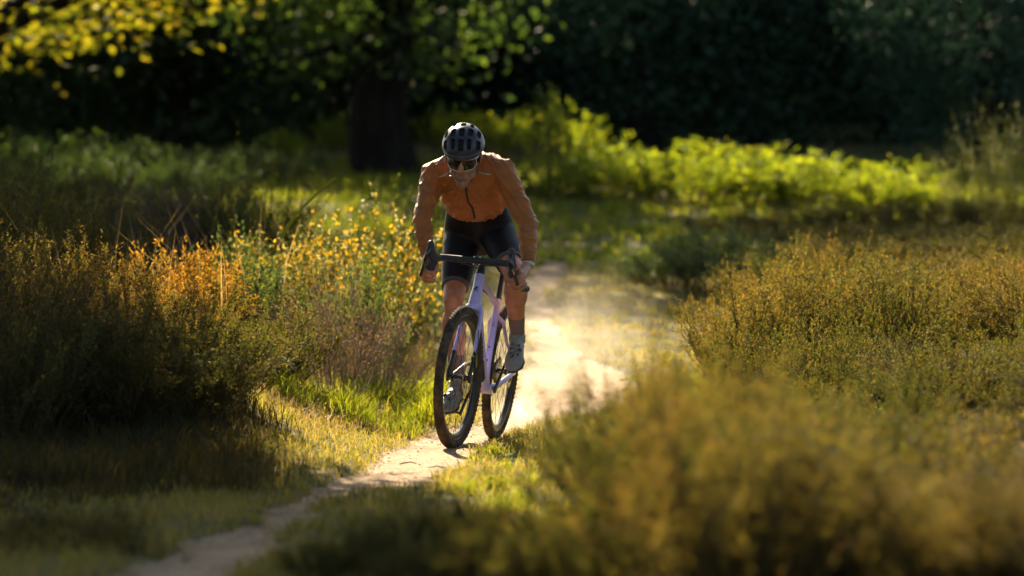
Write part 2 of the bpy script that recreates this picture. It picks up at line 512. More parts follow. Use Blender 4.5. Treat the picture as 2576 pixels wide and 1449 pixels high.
f.cyl(BB + Vector((0, -0.0435, 0)), BB + Vector((0, 0.0435, 0)), 0.0265, 24)
for s in (-1, 1):
    e = RA + Vector((0, s * 0.068, 0))
    c0 = BB + Vector((-0.01, s * 0.030, 0.004))
    f.tube([c0, BB + Vector((-0.09, s * 0.046, 0.010)), BB + Vector((-0.19, s * 0.060, 0.036)), e + Vector((0.06, 0, -0.004)), e + Vector((-0.012, 0, 0))],
           [(0.016, 0.020), (0.0125, 0.019), (0.0115, 0.016), (0.010, 0.012), (0.008, 0.011)], 14, up=(0, 0, 1), round_ends=True)
    s0 = BB + ST * 0.385
    f.tube([s0 + Vector((-0.004, s * 0.010, 0)), s0 + Vector((-0.045, s * 0.036, -0.030)), s0.lerp(e, 0.45) + Vector((0, s * 0.016, -0.004)), e + Vector((0.02, 0, 0.06)), e],
           [(0.010, 0.012), (0.0095, 0.011), (0.008, 0.010), (0.0085, 0.0095), (0.009, 0.010)], 12, up=(1, 0, 0), round_ends=True)
frame = f.build('frame', M_lav, bike)
# bottle bosses, frame protector, cable ports, marks on the frame
fwd_n = Vector((ST.z, 0, -ST.x))
for k in (0.145, 0.215):
    b = MB(); c = BB + ST * k + fwd_n * 0.0190
    b.cyl(c - fwd_n * 0.002, c + fwd_n * 0.0016, 0.0048, 14); b.build('bottle_boss', M_blk, frame)
dt = (BB - d0).normalized(); dn = Vector((dt.z, 0, -dt.x)); dn = dn if dn.x > 0 else -dn
g = MB()
g.tube([d0 + dt * 0.40 + dn * 0.012, d0 + dt * 0.42 + dn * 0.0135, d0 + dt * 0.54 + dn * 0.0145, d0 + dt * 0.56 + dn * 0.012], [(0.018, 0.0185), (0.022, 0.0195), (0.023, 0.0195), (0.019, 0.018)], 18, up=dn)
g.build('protector', M_blk, frame)
for k in (0.03, 0.055, 0.08):
    b = MB(); c = tt0.lerp(tt1, 0.12 + k * 3.2) + Vector((0, 0.006, -0.0205 + k * 0.02))
    b.cyl(c, c + Vector((0, 0.001, -0.004)), 0.0052, 12); b.build('cable_port', M_blk, frame)

def text_mesh(body, size, extrude=0.0004):
    cu = bpy.data.curves.new('lettering', 'FONT'); cu.body = body; cu.size = size; cu.extrude = 0; cu.align_x = 'CENTER'
    to = bpy.data.objects.new('lettering', cu); COL.objects.link(to)
    dg = bpy.context.evaluated_depsgraph_get(); dg.update()
    me = bpy.data.meshes.new_from_object(to.evaluated_get(dg))
    bpy.data.objects.remove(to); bpy.data.curves.remove(cu)
    return me
def wrap_on(me, place):
    for v in me.vertices: v.co = place(v.co.x, v.co.y)
    me.update(); return me

# emblem on the head tube: slanted bar and small triangle, with a line of letters below; (side to the rider's left = +, up the tube)
HN = Vector((AX.z, 0, -AX.x))
def on_head(x, y, lift=0.0012):
    p = CROWN + AX * y
    rr = 0.0262 + 0.0085 * max(0.0, (0.08 - y) / 0.08) if y < 0.08 else 0.0262
    a = x / rr
    ry = 0.0292 if y < 0.1 else 0.0282
    ry = max(ry, rr * 1.06)
    return p + HN * ((ry + lift) * math.cos(a)) + Vector((0, (rr + lift) * math.sin(a), 0))
def flat_poly(pts, n=8):
    vs, fs = [], []
    for q in pts: vs.append(q)
    fs.append(tuple(range(len(pts))))
    return vs, fs
def emblem(name, pts, parent, place):
    bm = bmesh.new()
    vs = [bm.verts.new((x, y, 0)) for x, y in pts]
    bm.faces.new(vs)
    bmesh.ops.triangulate(bm, faces=bm.faces)
    bmesh.ops.subdivide_edges(bm, edges=bm.edges[:], cuts=3, use_grid_fill=True)
    for v in bm.verts: v.co = place(v.co.x, v.co.y)
    me = bpy.data.meshes.new(name); bm.to_mesh(me); bm.free()
    return link(name, me, parent, M_blk)
EY = 0.066
emblem('emblem_bar', [(-0.0165, EY), (-0.0065, EY - 0.001), (0.0072, EY + 0.0135), (0.0035, EY + 0.023), (-0.006, EY + 0.013)], frame, on_head)
emblem('emblem_triangle', [(-0.0035, EY - 0.0015), (0.0090, EY - 0.004), (0.0048, EY + 0.007)], frame, on_head)
link('lettering', wrap_on(text_mesh('M E R L I N', 0.0062), lambda x, y: on_head(x * 1.05 - 0.002, EY - 0.0095 + y)), frame, M_blk)
def on_seat(x, y):       # reads up the front of the seat tube
    a = y / 0.018
    p = BB + ST * x
    return p + fwd_n * (0.0192 * math.cos(a)) + Vector((0, 0.0188 * math.sin(a), 0))
link('lettering', wrap_on(text_mesh('G2', 0.017), lambda x, y: on_seat(0.335 - x, -(y - 0.006))), frame, M_blk)

# fork
fork = MB()
fc = MB()
fork_low = []
axle_c = FA
fork.tube([steer(CROWN - AX * 0.003), steer(CROWN - AX * 0.02), steer(CROWN - AX * 0.034)], [(0.034, 0.0345), (0.035, 0.035), (0.028, 0.030)], 24, up=(1, 0, 0))
for s in (-1, 1):
    top = CROWN - AX * 0.018 + Vector((0, s * 0.012, 0))
    sh = CROWN - AX * 0.040 + Vector((0.004, s * 0.043, 0))
    ax_ = FA + Vector((0, s * 0.056, 0))
    mid = sh.lerp(ax_, 0.62) + Vector((-0.006, s * 0.002, 0))
    fork.tube([steer(top), steer(CROWN - AX * 0.024 + Vector((0.002, s * 0.030, 0))), steer(sh), steer(sh.lerp(mid, 0.25)), steer(sh.lerp(mid, 0.6)), steer(mid)],
              [(0.026, 0.022), (0.022, 0.020), (0.0125, 0.0215), (0.0115, 0.020), (0.0105, 0.0185), (0.010, 0.017)], 16, up=(1, 0, 0))
    lo = MB()
    lo.tube([steer(mid), steer(mid.lerp(ax_, 0.5)), steer(ax_ + Vector((-0.002, 0, 0.02))), steer(ax_ + Vector((0, 0, -0.012)))], [(0.0104, 0.0175), (0.0102, 0.0165), (0.0105, 0.015), (0.009, 0.012)], 16, up=(1, 0, 0), round_ends=True)
    fork_low.append(lo)
fk = fork.build('fork', M_lav, bike)
for lo in fork_low: lo.build('fork_tip', M_blk, fk)
# front brake caliper and hose on the rider's left leg
b = MB()
b.box(steer(FA + Vector((-0.045, 0.060, 0.085))), (0.014, 0.012, 0.030), Matrix.Rotation(0.35, 3, 'Y'))
b.tube([steer(FA + Vector((-0.045, 0.062, 0.115))), steer(FA + Vector((-0.05, 0.070, 0.16))), steer(FA + Vector((-0.07, 0.062, 0.24)))], 0.0026, 8)
b.build('brake_caliper', M_blkg, bike)

# wheels
def make_wheel(cx, tr, phase, front):
    wheel = empty('wheel', (0, 0, 0), bike)
    V = Vector((0, 1, 0))
    def T(mb):
        mb.v = [tuple(tr(Vector(p))) for p in mb.v]; return mb
    rt = 0.0232; Rm = RW - rt
    # tyre
    ty = MB()
    prof = [(Rm + rt * math.cos(a) * 0.985, rt * math.sin(a)) for a in np.linspace(-2.55, 2.55, 19)] + [(Rm - 0.020, 0.010), (Rm - 0.020, -0.010)]
    ty.lathe(prof, cx, V, 120, ref=(1, 0, 0))
    rr = random.Random(3)
    for i in range(84):
        a = 2 * math.pi * i / 84
        for j, ang in enumerate((-1.12, -0.80, -0.40, 0.0, 0.40, 0.80, 1.12)):
            aa = a + (0.5 if j % 2 else 0.0) * 2 * math.pi / 84
            rd = Vector((math.cos(aa), 0, math.sin(aa))); tg = Vector((-math.sin(aa), 0, math.cos(aa)))
            nrm = rd * math.cos(ang) + V * math.sin(ang)
            sd_ = tg.cross(nrm)
            c = cx + rd * Rm + nrm * (rt + 0.0006)
            if j in (0, 6): h = (0.0052, 0.0036, 0.0026)
            else: h = (0.0068, 0.0028, 0.0018)
            ty.box(c, h, Matrix((tg, sd_, nrm)).transposed())
    T(ty).build('tyre', M_tyre, wheel, angle=50)
    rm = MB()
    rm.lathe([(0.3165, -0.0135), (0.3165, 0.0135), (0.311, 0.0150), (0.300, 0.0150), (0.286, 0.0115), (0.2795, 0.0045), (0.2795, -0.0045), (0.286, -0.0115), (0.300, -0.0150), (0.311, -0.0150)], cx, V, 96, ref=(1, 0, 0))
    T(rm).build('rim', M_rim, wheel, angle=35)
    hb = MB()
    w = 0.050 if front else 0.062
    hb.lathe([(0.0, -w), (0.010, -w), (0.010, -0.036), (0.024, -0.034), (0.024, -0.030), (0.014, -0.024), (0.013, 0.0), (0.014, 0.022), (0.022, 0.028), (0.022, 0.033), (0.014, 0.036), (0.012, w), (0.0, w)], cx, V, 28, closed=False)
    T(hb).build('hub', M_blkg, wheel)
    for i in range(28):
        a = 2 * math.pi * (i + phase) / 28
        side = 1 if i % 2 else -1
        cross = 0.55 if (i // 2) % 2 else -0.55
        p0 = cx + Vector((math.cos(a + cross * 1.9) * 0.022, side * 0.031, math.sin(a + cross * 1.9) * 0.022))
        p1 = cx + Vector((math.cos(a) * 0.281, side * 0.003, math.sin(a) * 0.281))
        sp = MB(); sp.tube([p0, p1], 0.00115, 5)
        T(sp).build('spoke', M_spoke, wheel)
    # disc rotor on the rider's left
    ro = MB(); v0 = 0.0445
    n = 60
    for i in range(n):
        a0, a1 = 2 * math.pi * i / n, 2 * math.pi * (i + 1) / n
        hole = i % 3 == 0
        for (r0, r1) in (((0.064, 0.0685), (0.0755, 0.080)) if hole else ((0.064, 0.080),)):
            q = [cx + Vector((r * math.cos(a), v, r * math.sin(a))) for v in (v0 - 0.001, v0 + 0.001) for a in (a0, a1) for r in (r0, r1)]
            ro.add(q, [(0, 1, 3, 2), (4, 6, 7, 5), (0, 4, 5, 1), (2, 3, 7, 6), (0, 2, 6, 4), (1, 5, 7, 3)])
    for i in range(6):
        a = 2 * math.pi * i / 6
        ro.tube([cx + Vector((0.018 * math.cos(a), v0, 0.018 * math.sin(a))), cx + Vector((0.066 * math.cos(a + 0.5), v0, 0.066 * math.sin(a + 0.5)))], [(0.003, 0.001), (0.0025, 0.001)], 6, up=(0, 1, 0))
    T(ro).build('disc_rotor', M_steel, wheel, smooth=False)
    return wheel
make_wheel(FA, steer, 0.3, True)
rw_ = make_wheel(RA, lambda p: p, 0.8, False)
# cassette and derailleur on the drive side
b = MB()
for i in range(10):
    r = 0.078 - i * 0.0055; v = -0.018 - i * 0.0036
    n = max(14, int(r * 2 * math.pi / 0.0127)) * 2
    pr = []
    b.lathe([(r - 0.008, v - 0.0008), (r, v - 0.0008), (r, v + 0.0008), (r - 0.008, v + 0.0008)], RA, (0, 1, 0), n)
b.build('cassette', M_chain, bike, smooth=False)
b = MB()
b.tube([RA + Vector((-0.012, -0.078, -0.02)), RA + Vector((-0.02, -0.085, -0.06)), RA + Vector((0.0, -0.080, -0.085))], [(0.012, 0.016), (0.014, 0.018), (0.010, 0.012)], 12)
b.tube([RA + Vector((0.0, -0.075, -0.085)), RA + Vector((0.02, -0.075, -0.17))], [(0.005, 0.018), (0.005, 0.016)], 10, up=(1, 0, 0))
for q in ((0.0, -0.085), (0.02, -0.17)):
    b.lathe([(0.006, -0.004), (0.022, -0.002), (0.022, 0.002), (0.006, 0.004)], RA + Vector((q[0], -0.066, q[1])), (0, 1, 0), 22)
b.build('derailleur', M_blk, bike)

# cranks, chainring, chain, pedals
CA = math.radians(180 - 50)          # left crank: up and behind the bottom bracket
CL = 0.1725
PED = {}
for s in (1, -1):
    a = CA if s > 0 else CA + math.pi
    d = Vector((math.cos(a), 0, math.sin(a)))
    p0 = BB + Vector((0, s * 0.062, 0)); p1 = BB + d * CL + Vector((0, s * 0.078, 0))
    cr = MB()
    cr.tube([p0 - d * 0.012, p0, p0.lerp(p1, 0.3), p0.lerp(p1, 0.8), p1, p1 + d * 0.010], [(0.012, 0.008), (0.0185, 0.0085), (0.0145, 0.0075), (0.0125, 0.007), (0.0135, 0.007), (0.008, 0.006)], 16, up=(0, 1, 0), round_ends=True)
    co = cr.build('crank_arm', M_blkg, bike)
    bo = MB(); bo.lathe([(0.0, 0.0), (0.008, 0.0), (0.008, 0.003), (0.0, 0.003)], p0 + Vector((0, s * 0.0085, 0)), (0, s, 0), 14, closed=False); bo.build('bolt', M_grey, co)
    pc = p1 + Vector((0, s * 0.055, 0)); PED[s] = pc
    pe = MB()
    pe.cyl(p1, pc + Vector((0, s * 0.02, 0)), 0.006, 12)
    pe.tube([pc + Vector((-0.035, 0, 0.006)), pc, pc + Vector((0.035, 0, -0.004))], [(0.018, 0.006), (0.024, 0.011), (0.018, 0.006)], 12, up=(0, 0, 1))
    for q in (-1, 1): pe.tube([pc + Vector((q * 0.034, -0.018, 0)), pc + Vector((q * 0.046, 0, -0.004)), pc + Vector((q * 0.034, 0.018, 0))], 0.0035, 8)
    pe.build('pedal', M_blk, bike)
ch = MB()
n = 42 * 4
vs_ = []
for i in range(n):
    r = 0.085 if (i % 4) in (0, 1) else 0.0805
    vs_.append((r, 2 * math.pi * i / n))
for i in range(n):
    (r0, a0), (r1, a1) = vs_[i], vs_[(i + 1) % n]
    q = [BB + Vector((r * math.cos(a), v, r * math.sin(a))) for v in (-0.0505, -0.0475) for (r, a) in ((0.066, a0), (r0, a0), (0.066, a1), (r1, a1))]
    ch.add(q, [(0, 1, 3, 2), (4, 6, 7, 5), (1, 5, 7, 3), (0, 2, 6, 4)])
for i in range(4):
    a = CA + 0.6 + i * math.pi / 2
    ch.tube([BB + Vector((0, -0.05, 0)), BB + Vector((0.07 * math.cos(a), -0.049, 0.07 * math.sin(a)))], [(0.012, 0.003), (0.008, 0.002)], 8, up=(0, 1, 0))
ch.build('chainring', M_blkg, bike, smooth=False)
chn = MB()
v = -0.049
up_ = [BB + Vector((0.085 * math.cos(a), v, 0.085 * math.sin(a))) for a in np.linspace(math.pi / 2 + 0.05, -math.pi / 2 - 0.05, 14)]
lo_ = [RA + Vector((0.02 + 0.02, -0.062, -0.19)), RA + Vector((0.02, -0.064, -0.194)), RA + Vector((0.0, -0.066, -0.18)), RA + Vector((0.01, -0.066, -0.12)), RA + Vector((0.018, -0.066, -0.085)), RA + Vector((0.0, -0.066, -0.064)),]
bk_ = [RA + Vector((0.045 * math.cos(a), -0.05, 0.045 * math.sin(a))) for a in np.linspace(1.6 * math.pi, 0.55 * math.pi, 10)]
chn.tube([RA + Vector((0.0, -0.05, 0.046))] + up_ + lo_ + bk_[::1], [(0.0035, 0.005)] * (1 + len(up_) + len(lo_) + len(bk_)), 6, up=(0, 1, 0))
chn.build('chain', M_chain, bike, smooth=False)

# seat post and saddle
b = MB(); sp1 = BB + ST * 0.70
b.tube([BB + ST * 0.44, STOP + ST * 0.01, sp1], [(0.0136, 0.0136)] * 3, 18, up=(1, 0, 0))
b.build('seatpost', M_blk, bike)
b = MB(); c = STOP; b.lathe([(0.0137, -0.001), (0.0195, -0.001), (0.0195, 0.006), (0.0137, 0.008)], c, ST, 20); b.build('seat_collar', M_blk, bike)
sa = MB(); sc_ = sp1 + Vector((0.0, 0, 0.045))
sa.tube([sc_ + Vector((-0.13, 0, 0.006)), sc_ + Vector((-0.11, 0, 0.008)), sc_ + Vector((-0.05, 0, 0.004)), sc_ + Vector((0.02, 0, 0)), sc_ + Vector((0.09, 0, 0)), sc_ + Vector((0.125, 0, -0.004))],
        [(0.045, 0.010), (0.070, 0.016), (0.060, 0.018), (0.032, 0.018), (0.021, 0.017), (0.014, 0.010)], 20, up=(0, 0, 1), round_ends=True)
sd_o = sa.build('saddle', M_blk, bike)
b = MB()
for s in (-1, 1): b.tube([sc_ + Vector((-0.10, s * 0.03, -0.010)), sc_ + Vector((-0.06, s * 0.022, -0.038)), sc_ + Vector((0.03, s * 0.022, -0.038)), sc_ + Vector((0.10, s * 0.008, -0.012))], 0.0035, 8)
b.build('rail', M_grey, sd_o)

# spacers, stem, handlebar
b = MB(); b.tube([HTOP, HTOP + AX * 0.001, HTOP + AX * 0.034, HTOP + AX * 0.035], [0.020, 0.0225, 0.0205, 0.019], 22)
b.tube([HTOP + AX * 0.035, HTOP + AX * 0.085], [0.0195, 0.0195], 22)
b.build('headset_spacer', M_blk, bike)
BARC = HTOP + AX * 0.062 + Vector((0.088, 0, 0.012))
def bar(fw, lat, up): return steer(BARC + Vector((fw, lat, up)))
b = MB(); sm0 = HTOP + AX * 0.060
b.tube([steer(sm0 - Vector((0.012, 0, 0.002))), steer(sm0), steer(sm0.lerp(BARC, 0.5)), steer(BARC - Vector((0.012, 0, 0)))], [(0.018, 0.019), (0.021, 0.0205), (0.017, 0.018), (0.020, 0.020)], 16, up=(0, 0, 1))
b.tube([bar(0, -0.021, 0), bar(0, 0.021, 0)], 0.0205, 20)
stem = b.build('stem', M_blk, bike)
for (lat, up) in ((-0.015, 0.018), (0.015, 0.018), (-0.015, -0.018), (0.015, -0.018)):
    b = MB(); b.cyl(bar(0.004, lat, up), bar(0.0205, lat, up), 0.0032, 10); b.build('bolt', M_grey, stem)

def catmull(P, n=6):
    P = [Vector(p) for p in P]; out = []
    for i in range(len(P) - 1):
        p0, p1, p2, p3 = P[max(i - 1, 0)], P[i], P[i + 1], P[min(i + 2, len(P) - 1)]
        for k in range(n):
            t = k / n
            out.append(0.5 * ((2 * p1) + (p2 - p0) * t + (2 * p0 - 5 * p1 + 4 * p2 - p3) * t * t + (3 * p1 - p0 - 3 * p2 + p3) * t ** 3))
    out.append(P[-1]); return out
HB = [(0, 0.0, 0), (0, 0.05, 0), (0.0, 0.11, 0.0), (0.004, 0.155, 0.0), (0.022, 0.185, -0.002), (0.055, 0.197, -0.010), (0.082, 0.203, -0.030), (0.088, 0.212, -0.060), (0.070, 0.222, -0.092), (0.035, 0.231, -0.110), (-0.005, 0.238, -0.116), (-0.06, 0.247, -0.118)]
hbm = MB()
half = catmull(HB, 6)
for s in (-1, 1):
    pts = [bar(p.x, s * p.y, p.z) for p in half]
    rad = []
    for i, p in enumerate(half):
        r = 0.0158
        if p.y < 0.045: r = 0.0162
        elif p.z > -0.015: r = 0.0170 + 0.0006 * (i % 2)
        else: r = 0.0160 + 0.0005 * (i % 2)
        rad.append(r)
    hbm.tube(pts, rad, 14)
hb_o = hbm.build('handlebar', M_tape, bike)
for s in (-1, 1):
    b = MB(); e0, e1 = bar(-0.058, s * 0.247, -0.118), bar(-0.064, s * 0.2475, -0.118)
    b.cyl(e0, e1, 0.0175, 14); b.build('end_plug', M_blkg, hb_o)
    # brake and shift lever: rubber hood, blade
    h = MB()
    h.tube([bar(p[0], s * p[1], p[2]) for p in ((0.035, 0.192, -0.004), (0.062, 0.199, -0.006), (0.088, 0.203, 0.002), (0.112, 0.206, 0.020), (0.128, 0.208, 0.045), (0.134, 0.209, 0.064))],
           [(0.0195, 0.019), (0.0225, 0.0235), (0.0215, 0.026), (0.0195, 0.026), (0.0175, 0.022), (0.0165, 0.019)], 18, up=(0, s * 0.1, 1), round_ends=True)
    ho = h.build('brake_hood', M_hood, bike)
    l = MB()
    l.tube([bar(p[0], s * p[1], p[2]) for p in ((0.146, 0.210, 0.046), (0.152, 0.214, 0.020), (0.150, 0.222, -0.010), (0.140, 0.233, -0.045), (0.128, 0.244, -0.075), (0.122, 0.252, -0.098))],
           [(0.010, 0.006), (0.0125, 0.008), (0.0130, 0.007), (0.0105, 0.006), (0.009, 0.005), (0.0082, 0.005)], 14, up=(1, 0, 0), round_ends=True)
    lo = l.build('lever', M_blkg, ho)
    tm = text_mesh('GRX', 0.0125)
    _L = [Vector(bar(p[0], s * p[1], p[2])) for p in ((0.1575, 0.222, -0.008), (0.1395, 0.2415, -0.062))]
    ex = (_L[1] - _L[0]).normalized(); ez = (B_F * 0 + Vector((1, 0, 0))); ez = (ez - ex * ez.dot(ex)).normalized(); ey = ez.cross(ex)
    cc = _L[0].lerp(_L[1], 0.5)
    wrap_on(tm, lambda x, y: cc + ex * x + ey * (y - 0.0045) + ez * 0.0012)
    link('lettering', tm, lo, M_grey)
    # brake hose from the hood to the frame
    cb = MB()
    cb.tube(catmull([bar(0.02, s * 0.12, -0.014), bar(0.026, s * 0.08, -0.018), bar(0.030, s * 0.035, -0.024), bar(0.018, s * 0.010, -0.034), steer(HTOP + AX * 0.03 + HN * 0.014)], 5), 0.0027, 8)
    cb.build('brake_hose', M_blk, bike)
# ------------------------------------------------------------------ the rider
M_skin = mat('tanned_skin', (0.50, 0.225, 0.112), rough=0.45, spec=0.45, color2=(0.37, 0.138, 0.066), vscale=18, bump=0.12, bscale=90, sss=0.10)
M_jack = mat('rust_orange_windbreaker', (0.365, 0.115, 0.0195), rough=0.5, spec=0.35, var=0.16, vscale=6, bump=0.9, bscale=15, stretch=(0.55, 0.55, 2.6), sheen=0.1)
M_short = mat('black_lycra', (0.0075, 0.008, 0.0105), rough=0.65, spec=0.22, var=0.15, vscale=12, bump=0.15, bscale=25)
M_sock = mat('taupe_knit_sock', (0.20, 0.15, 0.115), rough=0.9, spec=0.1, bump=0.5, bscale=30, stretch=(0.4, 0.4, 9))
M_shoe = mat('grey_green_shoe', (0.22, 0.22, 0.17), rough=0.6, var=0.1, vscale=40, bump=0.12, bscale=200)
M_sole = mat('dark_shoe_sole', (0.035, 0.030, 0.026), rough=0.7, bump=0.3, bscale=150)
M_helm = mat('slate_grey_helmet', (0.032, 0.036, 0.048), rough=0.42, spec=0.5, var=0.05)
M_liner = mat('black_foam', (0.010, 0.010, 0.011), rough=0.9)
M_lens = mat('smoked_lens', (0.004, 0.005, 0.008), rough=0.06, spec=0.9, coat=0.6)
M_gframe = mat('cream_glasses_frame', (0.62, 0.58, 0.50), rough=0.35)
M_refl = mat('pale_reflective_piping', (0.52, 0.48, 0.38), rough=0.5)
M_zip = mat('black_zip', (0.012, 0.011, 0.011), rough=0.6)
M_seam = mat('rust_orange_seam', (0.33, 0.085, 0.015), rough=0.6)
M_beard = mat('grey_stubble', (0.29, 0.150, 0.090), rough=0.8, spec=0.2, color2=(0.36, 0.225, 0.150), vscale=45, bump=0.3, bscale=400)
M_lip = mat('lip', (0.27, 0.115, 0.085), rough=0.5)
M_nail = mat('finger_nail', (0.62, 0.36, 0.28), rough=0.3)
M_hair = mat('short_dark_hair', (0.03, 0.022, 0.016), rough=0.8, bump=0.5, bscale=300)
M_band = mat('grey_hem_band', (0.07, 0.065, 0.06), rough=0.7)

BASE = Vector((at(1190, 900, 19.6).x, 19.6, 0.0))
J = dict(
    hipR=at(1164, 582, 19.90), hipL=at(1246, 578, 19.84),
    kneeR=at(1140, 752, 19.62), ankR=at(1151, 966, 19.63),
    kneeL=at(1291, 684, 19.50), ankL=at(1302, 850, 19.76),
    shR=at(1092, 438, 19.50), shL=at(1262, 430, 19.40),
    elR=at(1061, 552, 19.33), elL=at(1329, 560, 19.28),
    wrR=at(1073, 640, 19.24), wrL=at(1327, 668, 19.16))
SKIP = Vector((0, -1, 0))

def remesh(mb, voxel, smooth_it, name, post=None):
    me = mb.mesh(name, smooth=False)
    ob = bpy.data.objects.new(name + '_tmp', me); COL.objects.link(ob)
    m = ob.modifiers.new('r', 'REMESH'); m.mode = 'VOXEL'; m.voxel_size = voxel; m.adaptivity = 0
    if smooth_it:
        s = ob.modifiers.new('s', 'SMOOTH'); s.factor = 0.5; s.iterations = smooth_it
    dg = bpy.context.evaluated_depsgraph_get(); dg.update()
    out = bpy.data.meshes.new_from_object(ob.evaluated_get(dg))
    bpy.data.objects.remove(ob); bpy.data.meshes.remove(me)
    out.name = name
    if post:
        co = np.empty(len(out.vertices) * 3, np.float32); out.vertices.foreach_get('co', co)
        nr = np.empty(len(out.vertices) * 3, np.float32); out.vertices.foreach_get('normal', nr)
        co = co.reshape(-1, 3); nr = nr.reshape(-1, 3)
        co = post(co, nr)
        out.vertices.foreach_set('co', np.asarray(co, np.float32).ravel())
    out.polygons.foreach_set('use_smooth', [True] * len(out.polygons))
    out.update()
    return out

def shift(me, o):
    me.transform(Matrix.Translation(-Vector(o))); me.update(); return me

# ---- head axes: hx to the rider's left, hy out of the face, hz up
HEAD = at(1165, 393, 19.30)
_hyaw, _hp, _roll = math.radians(6), math.radians(22), math.radians(1.5)
_f0 = Vector((-math.sin(_hyaw), -math.cos(_hyaw), 0))
hy = (_f0 * math.cos(_hp) - Vector((0, 0, 1)) * math.sin(_hp)).normalized()
hx = Vector((0, 0, 1)).cross(_f0).normalized(); hx = (hx * math.cos(_roll) - Vector((0, 0, 1)) * math.sin(_roll)).normalized()
hx = (hx - hy * hx.dot(hy)).normalized()
hz = hy.cross(hx)
HM = Matrix((hx, hy, hz)).transposed()
def hd(x, y, z): return HEAD + HM @ Vector((x, y, z))

body = MB()
# head
body.ell(hd(0, -0.012, 0.035), (0.077, 0.097, 0.092), HM, 24, 16)
body.ell(hd(0, 0.028, -0.030), (0.064, 0.066, 0.085), HM, 20, 14)
body.tube([hd(0, 0.035, -0.055), hd(0, 0.055, -0.092), hd(0, 0.072, -0.116)], [(0.054, 0.050), (0.048, 0.040), (0.031, 0.026)], 18, up=hy, round_ends=True)
body.ell(hd(0, 0.082, -0.121), (0.024, 0.020, 0.020), HM)
for s in (-1, 1):
    body.ell(hd(s * 0.043, 0.056, -0.030), (0.024, 0.025, 0.020), HM)
    body.ell(hd(s * 0.028, 0.082, 0.020), (0.030, 0.013, 0.011), HM)
    body.ell(hd(s * 0.050, 0.022, -0.082), (0.016, 0.034, 0.022), HM)
    body.ell(hd(s * 0.078, -0.012, -0.012), (0.008, 0.020, 0.032), HM)
    body.ell(hd(s * 0.089, -0.020, -0.006), (0.007, 0.017, 0.026), HM)
    body.ell(hd(s * 0.015, 0.099, -0.043), (0.0100, 0.012, 0.009), HM)
body.tube([hd(0, 0.088, 0.012), hd(0, 0.100, -0.008), hd(0, 0.112, -0.030), hd(0, 0.116, -0.040)], [(0.010, 0.013), (0.011, 0.014), (0.0135, 0.014), (0.0150, 0.011)], 14, up=hz, round_ends=True)
body.ell(hd(0, 0.084, -0.078), (0.030, 0.016, 0.020), HM)
body.ell(hd(0, 0.097, -0.079), (0.020, 0.008, 0.005), HM)
body.ell(hd(0, 0.096, -0.088), (0.017, 0.008, 0.0055), HM)
NECK = at(1178, 408, 19.46)
body.tube([hd(0, -0.025, 0.0), hd(0, -0.035, -0.06), HEAD.lerp(NECK, 0.7), NECK], [0.058, 0.056, 0.058, 0.066], 18)
# trunk
SP = [at(1206, 580, 19.90), at(1201, 545, 19.80), at(1197, 515, 19.70), at(1190, 478, 19.59), at(1183, 448, 19.51), at(1180, 424, 19.47)]
SPR = [(0.150, 0.115), (0.143, 0.105), (0.140, 0.100), (0.152, 0.112), (0.158, 0.112), (0.120, 0.085)]
body.tube(SP, SPR, 28, up=(0, 1, 0.35), round_ends=True)
for s, k in (('R', -1), ('L', 1)):
    sh, el, wr = J['sh' + s], J['el' + s], J['wr' + s]
    body.tube([SP[4].lerp(sh, 0.35), SP[4].lerp(sh, 0.75), sh], [0.085, 0.070, 0.058], 16, round_ends=True)
    body.tube([sh, sh.lerp(el, 0.35), sh.lerp(el, 0.8), el], [0.052, 0.046, 0.037, 0.036], 16, round_ends=True)
    body.tube([el, el.lerp(wr, 0.25), el.lerp(wr, 0.7), wr], [0.037, 0.040, 0.031, (0.028, 0.023)], 16, round_ends=True)
    hp, kn, an = J['hip' + s], J['knee' + s], J['ank' + s]
    body.tube([hp, hp.lerp(kn, 0.3), hp.lerp(kn, 0.75), kn], [0.088, 0.082, 0.062, 0.054], 20, round_ends=True)
    body.ell(kn + Vector((0, -0.018, 0.004)), (0.040, 0.036, 0.048))
    d = (an - kn)
    body.tube([kn, kn + d * 0.15, kn + d * 0.32 + Vector((0, 0.018, 0)), kn + d * 0.55 + Vector((0, 0.012, 0)), kn + d * 0.85, an], [0.050, 0.050, 0.057, 0.047, 0.034, 0.034], 20, round_ends=True)
    # calf muscle
    body.ell(kn + d * 0.30 + Vector((k * 0.026, 0.020, 0)), (0.042, 0.044, 0.088)); body.ell(kn + d * 0.36 + Vector((-k * 0.020, 0.022, 0)), (0.036, 0.038, 0.080))
    body.tube([kn + d * 0.10 + Vector((0, -0.030, 0)), kn + d * 0.5 + Vector((0, -0.024, 0))], [0.016, 0.012], 10, round_ends=True)
    body.ell(kn + Vector((0, -0.034, 0.006)), (0.026, 0.022, 0.030))
    # foot inside the shoe
    pw = BIKE_M @ PED[1 if s == 'L' else -1]
    body.tube([an, an.lerp(pw, 0.6) + Vector((0, 0, 0.02)), pw + Vector((0, -0.01, 0.035))], [0.036, 0.034, 0.028], 12, round_ends=True)
